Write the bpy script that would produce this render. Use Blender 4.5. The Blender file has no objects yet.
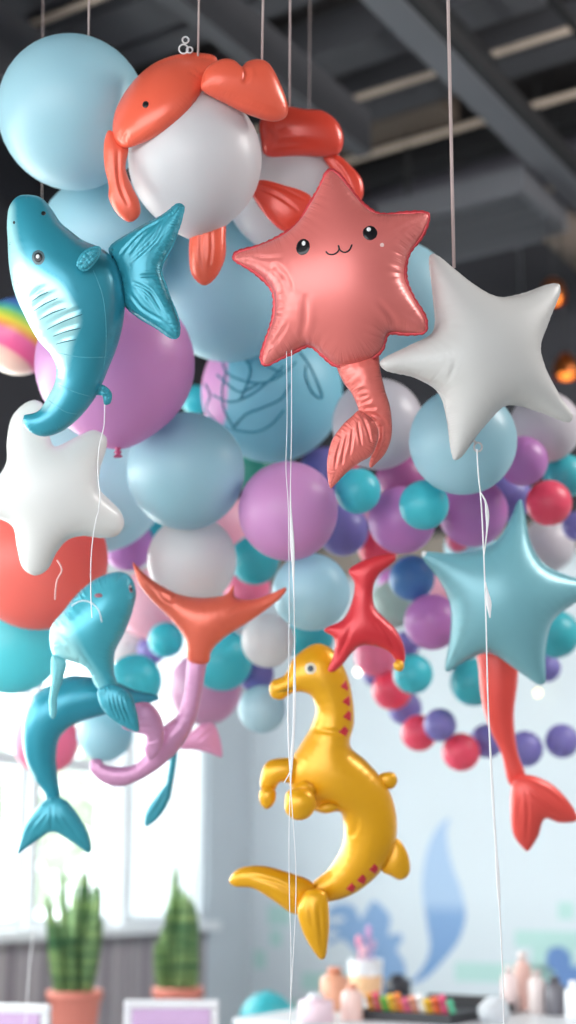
import bpy, bmesh, math, random
import numpy as np
from mathutils import Vector, Matrix
from mathutils.geometry import delaunay_2d_cdt
random.seed(7)
C = bpy.context.scene.collection
PI = math.pi

# ------------------------------------------------------------------ camera
F = 1450.0
PITCH = math.radians(13.9)
CAM = Vector((0, 0, 1.2))
RT = Vector((1, 0, 0))
FW = Vector((0, math.cos(PITCH), math.sin(PITCH)))
UP = Vector((0, -math.sin(PITCH), math.cos(PITCH)))
cd = bpy.data.cameras.new('camera'); cam = bpy.data.objects.new('camera', cd); C.objects.link(cam)
cam.location = CAM; cam.rotation_euler = (PI/2 + PITCH, 0, 0)
cd.sensor_fit = 'VERTICAL'; cd.sensor_height = 36.0; cd.lens = 36.0*F/1024
cd.dof.use_dof = True; cd.dof.focus_distance = 2.95; cd.dof.aperture_fstop = 1.25
bpy.context.scene.camera = cam

def P(px, py, d):
    return CAM + FW*d + RT*((px-288)*d/F) + UP*((512-py)*d/F)
def ray(px, py):
    return FW + RT*((px-288)/F) + UP*((512-py)/F)

# room frame: corner of the window wall and the mural wall, s along the mural wall, t along the window wall
ANG = math.radians(32.6)
CORN = Vector((-0.2, 8.0, 0))
ES = Vector((math.cos(ANG), -math.sin(ANG), 0)); ET = Vector((-math.sin(ANG), -math.cos(ANG), 0))
def R(s, t, z): return CORN + ES*s + ET*t + Vector((0, 0, z))
def hit(px, py, n, c):
    r = ray(px, py); k = (c - CAM.dot(n))/r.dot(n); return CAM + r*k
def wall_st(px, py, which):          # 'm' mural wall -> (s,z); 'w' window wall -> (t,z)
    if which == 'm':
        p = hit(px, py, ET, CORN.dot(ET)); return (p-CORN).dot(ES), p.z
    p = hit(px, py, ES, CORN.dot(ES)); return (p-CORN).dot(ET), p.z
def at_z(px, py, z):
    return hit(px, py, Vector((0, 0, 1)), z)

# ------------------------------------------------------------------ materials
MATS = {}
def lin(h):
    h = h.lstrip('#'); o = []
    for i in (0, 2, 4):
        c = int(h[i:i+2], 16)/255
        o.append(c/12.92 if c <= .04045 else ((c+.055)/1.055)**2.4)
    return (*o, 1)
def new_mat(name):
    m = bpy.data.materials.new(name); m.use_nodes = True
    return m, m.node_tree.nodes, m.node_tree.links, m.node_tree.nodes['Principled BSDF']
def plain(name, col, rough=.6, metal=0, noise=.04, scale=20, bump=0, coat=0):
    if name in MATS: return MATS[name]
    m, n, l, b = new_mat(name)
    b.inputs['Roughness'].default_value = rough; b.inputs['Metallic'].default_value = metal
    b.inputs['Coat Weight'].default_value = coat; b.inputs['Coat Roughness'].default_value = .15
    t = n.new('ShaderNodeTexNoise'); t.inputs['Scale'].default_value = scale; t.inputs['Detail'].default_value = 4
    tc = n.new('ShaderNodeTexCoord'); l.new(tc.outputs['Object'], t.inputs['Vector'])
    mx = n.new('ShaderNodeMix'); mx.data_type = 'RGBA'
    c = lin(col); mx.inputs[6].default_value = tuple(x*(1-noise*2) for x in c[:3])+(1,)
    mx.inputs[7].default_value = tuple(min(1, x*(1+noise)) for x in c[:3])+(1,)
    l.new(t.outputs['Fac'], mx.inputs[0]); l.new(mx.outputs[2], b.inputs['Base Color'])
    if bump:
        bp = n.new('ShaderNodeBump'); bp.inputs['Strength'].default_value = bump; bp.inputs['Distance'].default_value = .01
        l.new(t.outputs['Fac'], bp.inputs['Height']); l.new(bp.outputs['Normal'], b.inputs['Normal'])
    MATS[name] = m; return m
def latex(name, col, rough=.4):
    if name in MATS: return MATS[name]
    m, n, l, b = new_mat(name)
    c = lin(col)
    b.inputs['Roughness'].default_value = rough
    b.inputs['Coat Weight'].default_value = .12; b.inputs['Coat Roughness'].default_value = .2
    t = n.new('ShaderNodeTexNoise'); t.inputs['Scale'].default_value = 3; t.inputs['Detail'].default_value = 2
    tc = n.new('ShaderNodeTexCoord'); l.new(tc.outputs['Object'], t.inputs['Vector'])
    mx = n.new('ShaderNodeMix'); mx.data_type = 'RGBA'
    mx.inputs[6].default_value = tuple(x*.97 for x in c[:3])+(1,); mx.inputs[7].default_value = c
    l.new(t.outputs['Fac'], mx.inputs[0]); l.new(mx.outputs[2], b.inputs['Base Color'])
    tr = n.new('ShaderNodeBsdfTranslucent'); l.new(mx.outputs[2], tr.inputs[0])      # thin rubber lets light through
    xs = n.new('ShaderNodeMixShader'); xs.inputs[0].default_value = .3; l.new(b.outputs[0], xs.inputs[1]); l.new(tr.outputs[0], xs.inputs[2])
    l.new(xs.outputs[0], n['Material Output'].inputs[0])
    MATS[name] = m; return m
def foil(name, col, col2=None, rough=.24, metal=.3, pucker=1.0, reach=22, sheen=0):
    """foil skin: uv.x runs along the seam, uv.y is the distance from it (both in px); puckers fade away from the seam"""
    if name in MATS: return MATS[name]
    m, n, l, b = new_mat(name)
    b.inputs['Roughness'].default_value = rough+.06; b.inputs['Metallic'].default_value = metal*.7
    b.inputs['Coat Weight'].default_value = .2; b.inputs['Coat Roughness'].default_value = .2
    if col2:
        a = n.new('ShaderNodeAttribute'); a.attribute_name = 'print'
        mx = n.new('ShaderNodeMix'); mx.data_type = 'RGBA'
        mx.inputs[6].default_value = lin(col); mx.inputs[7].default_value = lin(col2)
        l.new(a.outputs['Fac'], mx.inputs[0]); l.new(mx.outputs[2], b.inputs['Base Color'])
    else:
        b.inputs['Base Color'].default_value = lin(col)
    uv = n.new('ShaderNodeUVMap'); uv.uv_map = 'seam_uv'
    mp = n.new('ShaderNodeMapping'); mp.inputs['Scale'].default_value = (.32, .02, 1); l.new(uv.outputs[0], mp.inputs[0])
    t = n.new('ShaderNodeTexNoise'); t.inputs['Scale'].default_value = 1; t.inputs['Detail'].default_value = 3; t.inputs['Roughness'].default_value = .6
    l.new(mp.outputs[0], t.inputs['Vector'])
    sp = n.new('ShaderNodeSeparateXYZ'); l.new(uv.outputs[0], sp.inputs[0])
    mr = n.new('ShaderNodeMapRange'); mr.inputs['From Min'].default_value = 0; mr.inputs['From Max'].default_value = reach
    mr.inputs['To Min'].default_value = 1; mr.inputs['To Max'].default_value = 0; mr.interpolation_type = 'SMOOTHSTEP'
    l.new(sp.outputs['Y'], mr.inputs['Value'])
    mu = n.new('ShaderNodeMath'); mu.operation = 'MULTIPLY'; l.new(t.outputs['Fac'], mu.inputs[0]); l.new(mr.outputs[0], mu.inputs[1])
    bp = n.new('ShaderNodeBump'); bp.inputs['Strength'].default_value = min(1, .8*pucker); bp.inputs['Distance'].default_value = .008*pucker
    l.new(mu.outputs[0], bp.inputs['Height']); l.new(bp.outputs['Normal'], b.inputs['Normal'])
    MATS[name] = m; return m
def emit(name, col, s):
    m = bpy.data.materials.new(name); m.use_nodes = True; n = m.node_tree.nodes; l = m.node_tree.links
    e = n.new('ShaderNodeEmission'); e.inputs[0].default_value = lin(col); e.inputs[1].default_value = s
    l.new(e.outputs[0], n['Material Output'].inputs[0]); return m
def glass_mat():
    m = bpy.data.materials.new('window_glass'); m.use_nodes = True; n = m.node_tree.nodes; l = m.node_tree.links
    t = n.new('ShaderNodeBsdfTransparent'); g = n.new('ShaderNodeBsdfGlossy'); g.inputs['Roughness'].default_value = .02
    t.inputs[0].default_value = (.95, .98, .97, 1)
    x = n.new('ShaderNodeMixShader'); x.inputs[0].default_value = .05
    l.new(t.outputs[0], x.inputs[1]); l.new(g.outputs[0], x.inputs[2]); l.new(x.outputs[0], n['Material Output'].inputs[0]); return m
def translucent(name, col, tr=.5):
    m, n, l, b = new_mat(name); b.inputs['Base Color'].default_value = lin(col); b.inputs['Roughness'].default_value = .8
    t = n.new('ShaderNodeBsdfTranslucent'); t.inputs[0].default_value = lin(col)
    x = n.new('ShaderNodeMixShader'); x.inputs[0].default_value = tr
    l.new(b.outputs[0], x.inputs[1]); l.new(t.outputs[0], x.inputs[2]); l.new(x.outputs[0], n['Material Output'].inputs[0]); return m

# ------------------------------------------------------------------ object helpers
def link(name, verts, faces, mat, parent=None, smooth=True):
    me = bpy.data.meshes.new(name); me.from_pydata([tuple(v) for v in verts], [], faces); me.update()
    if smooth:
        for p in me.polygons: p.use_smooth = True
    me.materials.append(mat)
    o = bpy.data.objects.new(name, me); C.objects.link(o)
    if parent is not None: put_under(o, parent)
    return o
def put_under(o, parent):
    o.parent = parent
    # every mesh is written in world coordinates; keep it there
    o.matrix_parent_inverse = world_of(parent).inverted()
def world_of(o):
    m = Matrix.LocRotScale(o.location, o.rotation_euler, o.scale)
    if o.parent: m = world_of(o.parent) @ o.matrix_parent_inverse @ m
    return m
def tag(o, label=None, cat=None, group=None, kind=None):
    if label: o['label'] = label
    if cat: o['category'] = cat
    if group: o['group'] = group
    if kind: o['kind'] = kind
    return o
def empty(name, loc, label=None, cat=None, group=None):
    o = bpy.data.objects.new(name, None); C.objects.link(o); o.location = loc; o.empty_display_size = .05
    return tag(o, label, cat, group)
def struct(o): o['kind'] = 'structure'; return o
def obj_bm(name, bm, mat, parent=None, smooth=False, bevel=0):
    bmesh.ops.recalc_face_normals(bm, faces=bm.faces)
    me = bpy.data.meshes.new(name); bm.to_mesh(me); bm.free(); me.materials.append(mat)
    if smooth:
        for p in me.polygons: p.use_smooth = True
    o = bpy.data.objects.new(name, me); C.objects.link(o)
    if parent is not None: put_under(o, parent)
    if bevel:
        md = o.modifiers.new('bevel', 'BEVEL'); md.width = bevel; md.segments = 2; md.limit_method = 'ANGLE'
    return o
def add_prism(bm, fr, a0, a1, b0, b1, c0, c1):
    """box in frame fr(a,b,c)->Vector"""
    vs = [bm.verts.new(fr(a, b, c)) for c in (c0, c1) for b in (b0, b1) for a in (a0, a1)]
    for f in ((0, 1, 3, 2), (4, 6, 7, 5), (0, 4, 5, 1), (2, 3, 7, 6), (0, 2, 6, 4), (1, 5, 7, 3)):
        bm.faces.new([vs[i] for i in f])
def rbox(name, s0, s1, t0, t1, z0, z1, mat, parent=None, bevel=0):
    bm = bmesh.new(); add_prism(bm, R, s0, s1, t0, t1, z0, z1); return obj_bm(name, bm, mat, parent, bevel=bevel)
def tube_bm(bm, pts, rad, seg=10, cap=True, flat=None):
    """tube along pts; rad number or list; flat: (width factor fn) for ribbons"""
    pts = [Vector(p) for p in pts]; n = len(pts)
    rads = [rad]*n if not isinstance(rad, (list, tuple)) else rad
    rings = []; prev = None
    for i, p in enumerate(pts):
        t = (pts[min(i+1, n-1)] - pts[max(i-1, 0)]).normalized()
        if prev is None:
            ref = Vector((0, 1, 0)) if abs(t.y) < .9 else Vector((1, 0, 0))
            a = t.cross(ref).normalized()
        else:
            a = (prev - t*prev.dot(t)).normalized()
        prev = a; b = t.cross(a)
        w = rads[i]
        if flat is None:
            ring = [p + (a*math.cos(k*2*PI/seg) + b*math.sin(k*2*PI/seg))*w for k in range(seg)]
        else:
            ang, wid, thk = flat(i)
            ca, sa = math.cos(ang), math.sin(ang); u = a*ca + b*sa; v = b*ca - a*sa
            ring = [p + u*wid*math.cos(k*2*PI/seg) + v*thk*math.sin(k*2*PI/seg) for k in range(seg)]
        rings.append([bm.verts.new(q) for q in ring])
    for i in range(n-1):
        for k in range(seg):
            bm.faces.new([rings[i][k], rings[i][(k+1) % seg], rings[i+1][(k+1) % seg], rings[i+1][k]])
    if cap:
        bm.faces.new(rings[0]); bm.faces.new(rings[-1][::-1])
def tube(name, pts, rad, mat, parent=None, seg=10, flat=None):
    bm = bmesh.new(); tube_bm(bm, pts, rad, seg, True, flat); return obj_bm(name, bm, mat, parent, smooth=True)
def lathe_bm(bm, org, axis, prof, seg=32):
    axis = Vector(axis).normalized(); ref = Vector((0, 0, 1)) if abs(axis.z) < .9 else Vector((1, 0, 0))
    a = axis.cross(ref).normalized(); b = axis.cross(a); rings = []
    for r, h in prof:
        if r < 1e-6: rings.append([bm.verts.new(org + axis*h)])
        else: rings.append([bm.verts.new(org + axis*h + (a*math.cos(k*2*PI/seg) + b*math.sin(k*2*PI/seg))*r) for k in range(seg)])
    for i in range(len(rings)-1):
        A, B = rings[i], rings[i+1]
        for k in range(seg):
            k2 = (k+1) % seg
            if len(A) == 1 and len(B) == 1: continue
            if len(A) == 1: bm.faces.new([A[0], B[k], B[k2]])
            elif len(B) == 1: bm.faces.new([A[k], A[k2], B[0]])
            else: bm.faces.new([A[k], A[k2], B[k2], B[k]])
def lathe(name, org, axis, prof, mat, parent=None, seg=32, smooth=True):
    bm = bmesh.new(); lathe_bm(bm, Vector(org), axis, prof, seg); return obj_bm(name, bm, mat, parent, smooth=smooth)
def catmull(pts, closed=True, step=2.0):
    """pts: (x,y) or (x,y,'c') for a sharp corner"""
    n = len(pts); P2 = [np.array(p[:2], float) for p in pts]; corner = [len(p) > 2 for p in pts]
    out = []
    for i in range(n if closed else n-1):
        p1, p2 = P2[i], P2[(i+1) % n]
        p0 = P2[(i-1) % n] if (closed or i > 0) else p1
        p3 = P2[(i+2) % n] if (closed or i+2 < n) else p2
        if corner[i]: p0 = p1 - (p2-p1)
        if corner[(i+1) % n]: p3 = p2 + (p2-p1)
        L = np.linalg.norm(p2-p1); k = max(1, int(round(L/step)))
        # centripetal
        t0 = 0; t1 = t0 + max(np.linalg.norm(p1-p0), 1e-3)**.5; t2 = t1 + max(L, 1e-3)**.5; t3 = t2 + max(np.linalg.norm(p3-p2), 1e-3)**.5
        for j in range(k):
            t = t1 + (t2-t1)*j/k
            A1 = (t1-t)/(t1-t0)*p0 + (t-t0)/(t1-t0)*p1; A2 = (t2-t)/(t2-t1)*p1 + (t-t1)/(t2-t1)*p2; A3 = (t3-t)/(t3-t2)*p2 + (t-t2)/(t3-t2)*p3
            B1 = (t2-t)/(t2-t0)*A1 + (t-t0)/(t2-t0)*A2; B2 = (t3-t)/(t3-t1)*A2 + (t-t1)/(t3-t1)*A3
            out.append((t2-t)/(t2-t1)*B1 + (t-t1)/(t2-t1)*B2)
    if not closed: out.append(P2[-1])
    return np.array(out)
def inside(poly, q):
    x, y = q[:, 0], q[:, 1]; c = np.zeros(len(q), bool); n = len(poly); j = n-1
    for i in range(n):
        xi, yi = poly[i]; xj, yj = poly[j]
        if yi != yj:
            c ^= ((yi > y) != (yj > y)) & (x < (xj-xi)*(y-yi)/(yj-yi)+xi)
        j = i
    return c
def seg_dist(poly, q, closed=True):
    """distance and arc position of the nearest point of a polyline"""
    best = np.full(len(q), 1e9); arc = np.zeros(len(q)); s = 0
    n = len(poly)
    for i in range(n if closed else n-1):
        a = poly[i]; b = poly[(i+1) % n]; ab = b-a; L2 = ab@ab
        if L2 < 1e-12: continue
        t = np.clip(((q-a)@ab)/L2, 0, 1); d = np.hypot(*(q-(a+t[:, None]*ab)).T)
        k = d < best; best[k] = d[k]; arc[k] = s + t[k]*math.sqrt(L2); s += math.sqrt(L2)
    return best, arc, s
def triangulate(poly, inner):
    n = len(poly); vs = [Vector((float(a), float(b))) for a, b in np.vstack([poly, inner])] if len(inner) else [Vector((float(a), float(b))) for a, b in poly]
    edges = [(i, (i+1) % n) for i in range(n)]
    r = delaunay_2d_cdt(vs, edges, [], 1, 1e-5)
    V = np.array([(v.x, v.y) for v in r[0]]); Fc = np.array([list(f) for f in r[2] if len(f) == 3])
    bnd = np.zeros(len(V), bool)
    for k, o in enumerate(r[3]):
        if any(i < n for i in o): bnd[k] = True
    return V, Fc, bnd
class Foil: pass
def inflate(name, pts, d, mat, parent=None, k=1.3, h=3.0, tilt=(0, 0), bend=None, grooves=(), zoff=0, prt=None, wob=0, seam=None, flip=1):
    """an inflated two-sheet foil cushion: pts = outline in photo px at camera depth d (m)"""
    poly = catmull(pts, True, h*.8)
    mn, mx = poly.min(0), poly.max(0)
    xs = np.arange(mn[0], mx[0], h); rows = []
    for j, y in enumerate(np.arange(mn[1], mx[1], h*.866)):
        rows.append(np.c_[xs + (h/2 if j % 2 else 0), np.full(len(xs), y)])
    g = np.vstack(rows); g = g[inside(poly, g)]
    if len(g):
        dd = seg_dist(poly, g)[0]; g = g[dd > h*.75]
    # a ring close to the seam
    nx = np.roll(poly, -1, 0) - np.roll(poly, 1, 0); nrm = np.c_[-nx[:, 1], nx[:, 0]]; nrm /= np.maximum(np.hypot(*nrm.T), 1e-6)[:, None]
    area = .5*np.sum(poly[:, 0]*np.roll(poly[:, 1], -1) - np.roll(poly[:, 0], -1)*poly[:, 1])
    if area < 0: nrm = -nrm
    ring = poly + nrm*h*.3; ring = ring[inside(poly, ring)]
    if len(ring):
        dd = seg_dist(poly, ring)[0]; ring = ring[dd > h*.22]
    V, T, bnd = triangulate(poly, np.vstack([ring, g]) if len(g) else ring)
    # Poisson membrane
    n = len(V); a, b, c = V[T[:, 0]], V[T[:, 1]], V[T[:, 2]]
    ar = .5*np.abs((b[:, 0]-a[:, 0])*(c[:, 1]-a[:, 1]) - (c[:, 0]-a[:, 0])*(b[:, 1]-a[:, 1])); ar = np.maximum(ar, 1e-6)
    I, J, W = [], [], []
    for (p, q, r_) in ((0, 1, 2), (1, 2, 0), (2, 0, 1)):
        u = V[T[:, p]]-V[T[:, r_]]; v = V[T[:, q]]-V[T[:, r_]]
        w = np.clip(np.sum(u*v, 1)/(4*ar), -5, 50); I += [T[:, p], T[:, q]]; J += [T[:, q], T[:, p]]; W += [w, w]
    I = np.concatenate(I); J = np.concatenate(J); W = np.concatenate(W)
    diag = np.bincount(I, W, n); rhs = np.bincount(T.ravel(), np.repeat(ar/3, 3), n)
    free = ~bnd; diag = np.where(np.abs(diag) < 1e-9, 1, diag)
    A = lambda x: (diag*x - np.bincount(I, W*x[J], n))*free
    x = np.zeros(n); r = rhs*free; z_ = r/diag; p_ = z_.copy(); rz = r@z_
    for it in range(600):
        Ap = A(p_); al = rz/max(p_@Ap, 1e-30); x += al*p_; r -= al*Ap
        if np.abs(r).max() < 1e-4: break
        z_ = r/diag; rz2 = r@z_; p_ = z_ + (rz2/max(rz, 1e-30))*p_; rz = rz2
    z = k*np.sqrt(np.maximum(x, 0))
    dist, arc, tot = seg_dist(poly, V); dist[bnd] = 0
    if wob:
        z = z*(1 + wob*np.sin(arc*2*PI/7 + 2*np.sin(arc*.13))*np.exp(-dist/8))
    zb = z.copy()
    for gr in grooves:
        gp = catmull(gr[0], False, 2.0); w_, dp = gr[1], gr[2]
        gd, ga, gt = seg_dist(gp, V, False); tp = np.sin(np.clip(ga/gt, 0, 1)*PI)**.6
        z = z - dp*np.exp(-(gd/w_)**2)*tp*free
        z = z + dp*.35*np.exp(-((gd-2.2*w_)/w_)**2)*tp*free
    z = np.maximum(z, 0.0)
    ctr = (mn+mx)/2
    zb_ = bend if bend else (lambda q: np.zeros(len(q)))
    dep = d + tilt[0]*(V[:, 0]-ctr[0])*.001 + tilt[1]*(V[:, 1]-ctr[1])*.001 + zb_(V)*d/F
    base = [P(V[i, 0], V[i, 1], dep[i]) for i in range(n)]
    e1 = (P(ctr[0]+10, ctr[1], d+tilt[0]*.01) - P(ctr[0], ctr[1], d)).normalized()
    e2 = (P(ctr[0], ctr[1]+10, d+tilt[1]*.01) - P(ctr[0], ctr[1], d)).normalized()
    N = e1.cross(e2).normalized()
    if N.dot(FW) > 0: N = -N
    sc = d/F
    verts = [base[i] + N*((z[i]+zoff)*sc) for i in range(n)]; idx = list(range(n)); 
    faces = [[int(t[0]), int(t[1]), int(t[2])] for t in T]
    back = {}
    for i in range(n):
        if not bnd[i]:
            back[i] = len(verts); verts.append(base[i] + N*((-zb[i]+zoff)*sc))
    for t in T:
        q = [back.get(int(i), int(i)) for i in t][::-1]
        if all(bnd[i] for i in t): continue
        faces.append(q)
    # orientation: front sheet must face the camera side
    a, b, c = [Vector(verts[i]) for i in faces[0]]
    if (b-a).cross(c-a).dot(N) < 0: faces = [f[::-1] for f in faces]
    o = link(name, verts, faces, mat, parent)
    me = o.data; uvl = me.uv_layers.new(name='seam_uv')
    inv = {v: k_ for k_, v in back.items()}
    src = np.array([inv.get(l.vertex_index, l.vertex_index) for l in me.loops])
    uvl.data.foreach_set('uv', np.c_[arc[src], dist[src]].astype(np.float32).ravel())
    at = me.attributes.new('print', 'FLOAT', 'POINT')
    full = list(range(n)) + [inv[j] for j in range(n, len(verts))]
    pv = prt(V) if prt else np.zeros(n)
    at.data.foreach_set('value', pv[np.array(full)].astype(np.float32))
    f = Foil(); f.o = o; f.V = V; f.z = z; f.base = base; f.N = N; f.sc = sc; f.zoff = zoff; f.d = d
    f.poly = poly; f.ctr = ctr; f.tilt = tilt; f.bend = zb_
    if seam:
        w, sm = seam[0], seam[1]; out = poly - nrm*w
        vs, fs = [], []; m_ = len(poly); s_ = 0
        for i in range(m_):
            fl = 1 + .14*math.sin(i*1.9) + .22*math.sin(i*.31); wz = .5*math.sin(i*2.3)
            q0 = poly[i] + nrm[i]*1.5; q1 = poly[i] - nrm[i]*w*fl
            for q, zz, wv in ((q0, .5, 0), (q1, .35, wz), (q1, -.35, wz), (q0, -.5, 0)):
                dq = d + tilt[0]*(q[0]-ctr[0])*.001 + tilt[1]*(q[1]-ctr[1])*.001 + zb_(np.array([q]))[0]*d/F
                vs.append(P(q[0], q[1], dq) + N*((zz+wv+zoff)*sc))
        for i in range(m_):
            j = (i+1) % m_
            for k_ in range(4):
                k2 = (k_+1) % 4; fs.append([i*4+k_, i*4+k2, j*4+k2, j*4+k_])
        link('seam', vs, fs, sm, parent if parent is not None else o)
    return f
def project(p):
    q = p-CAM; z = q.dot(FW); return 288+q.dot(RT)/z*F, 512-q.dot(UP)/z*F
def surf(f, x, y, lift=0):
    """the point of the front sheet that shows at photo px (x, y)"""
    u, v = x, y
    for _ in range(6):
        dd = np.hypot(f.V[:, 0]-u, f.V[:, 1]-v); i = np.argsort(dd)[:6]; w = 1/(dd[i]+.3)**2; w /= w.sum()
        zz = float((f.z[i]*w).sum())
        dq = f.d + f.tilt[0]*(u-f.ctr[0])*.001 + f.tilt[1]*(v-f.ctr[1])*.001 + float(f.bend(np.array([[u, v]]))[0])*f.d/F
        p = P(u, v, dq) + f.N*((zz+f.zoff)*f.sc); a, b = project(p)
        u += (x-a)*.9; v += (y-b)*.9
    return p + f.N*(lift*f.sc)
def decal(name, f, pts, mat, parent, lift=.5, dome=.8, closed_pts=None, label=None):
    """a printed or raised mark lying on a foil's front; pts = outline px"""
    poly = catmull(pts, True, 1.2); c = poly.mean(0); n = len(poly); vs = [surf(f, c[0], c[1], lift+dome)]; K = 4
    for j in range(1, K+1):
        q = j/K
        for p in poly:
            pp = c + (p-c)*q; vs.append(surf(f, pp[0], pp[1], lift*(1 if j < K else -.6) + dome*(1-q*q)))
    fs = [[0, 1+i, 1+(i+1) % n] for i in range(n)]
    for j in range(K-1):
        for i in range(n):
            a = 1+j*n+i; b = 1+j*n+(i+1) % n; fs.append([a, a+n, b+n, b])
    o = link(name, vs, fs, mat, parent)
    if label: o['label'] = label
    return o
def ell(cx, cy, rx, ry, ang=0, n=12):
    a = math.radians(ang); return [(cx + rx*math.cos(t)*math.cos(a) - ry*math.sin(t)*math.sin(a), cy + rx*math.cos(t)*math.sin(a) + ry*math.sin(t)*math.cos(a)) for t in [i*2*PI/n for i in range(n)]]
def sline(name, f, pts, rad, mat, parent, lift=.2, taper=True):
    q = catmull(pts, False, 1.5); n = len(q)
    r = [max(.12, rad*(math.sin(PI*(i+.6)/(n+.2))**.5 if taper else 1))*f.sc for i in range(n)]
    return tube(name, [surf(f, a, b, lift) for a, b in q], r, mat, parent, seg=6)

# ------------------------------------------------------------------ latex balloons
PLACED = []
def balloon_geo(name, cx, cy, r, d, mat, nozzle=None, ry=None, parent=None, knotmat=None):
    c = P(cx, cy, d); rw = r*d/F*.995; k = (ry or r)/r
    nz = Vector(nozzle).normalized() if nozzle else (Vector((random.uniform(-.5, .5), 1, random.uniform(-.6, .4)))).normalized()
    prof = []
    N_ = 30
    for i in range(N_+1):
        th = PI*i/N_                       # 0 = nozzle pole
        rr = 1 + .13*math.exp(-(th/.42)**2)
        prof.append((rw*math.sin(th)*(1+.02*math.exp(-(th/.8)**2)), rw*k*math.cos(th)*rr))
    prof[0] = (rw*.035, prof[0][1]); prof[-1] = (0, prof[-1][1]); prof = prof[::-1]
    o = lathe(name, c, nz, prof, mat, parent, seg=48)
    top = rw*k*1.13; u = rw
    kn = lathe('knot', c, nz, [(u*.03, top-.004), (u*.04, top+u*.01), (u*.025, top+u*.03), (u*.05, top+u*.05), (u*.045, top+u*.065), (u*.025, top+u*.075), (u*.05, top+u*.1), (u*.058, top+u*.11), (u*.04, top+u*.105), (0, top+u*.09)], knotmat or mat, parent if parent is not None else o, seg=16)
    return o, c, rw
def solve_depth(cx, cy, r, d, tol=1.0):
    for _ in range(400):
        c = P(cx, cy, d); rw = r*d/F; ok = True
        for (c2, r2) in PLACED:
            if (c-c2).length < (rw+r2)*tol: ok = False; break
        if ok: return d
        d += .01
    return d

LB = latex('latex_light_blue', '#b6dfeb'); PB = latex('latex_pale_blue', '#c4e2ec'); LI = latex('latex_lilac', '#e2a5da')
WH = latex('latex_white', '#ecebec'); CO = latex('latex_coral', '#ff8377'); CY = latex('latex_cyan', '#52d2de'); TE = latex('latex_teal', '#4cc4cf')
PU = latex('latex_purple', '#d08ccf'); IN = latex('latex_indigo', '#8f86ca'); BL = latex('latex_blue', '#5a92cc'); PK = latex('latex_pink', '#f688aa')
CP = latex('latex_coral_pink', '#f85f7c'); MG = latex('latex_magenta', '#bc6aa4'); PP = latex('latex_pale_pink', '#f6c2d2'); MV = latex('latex_mauve', '#dfaacb')
GR = latex('latex_green', '#54b6a0'); MW = latex('latex_warm_white', '#d9d2d8'); PG = latex('latex_pale_grey_green', '#c0d6d0')

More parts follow.
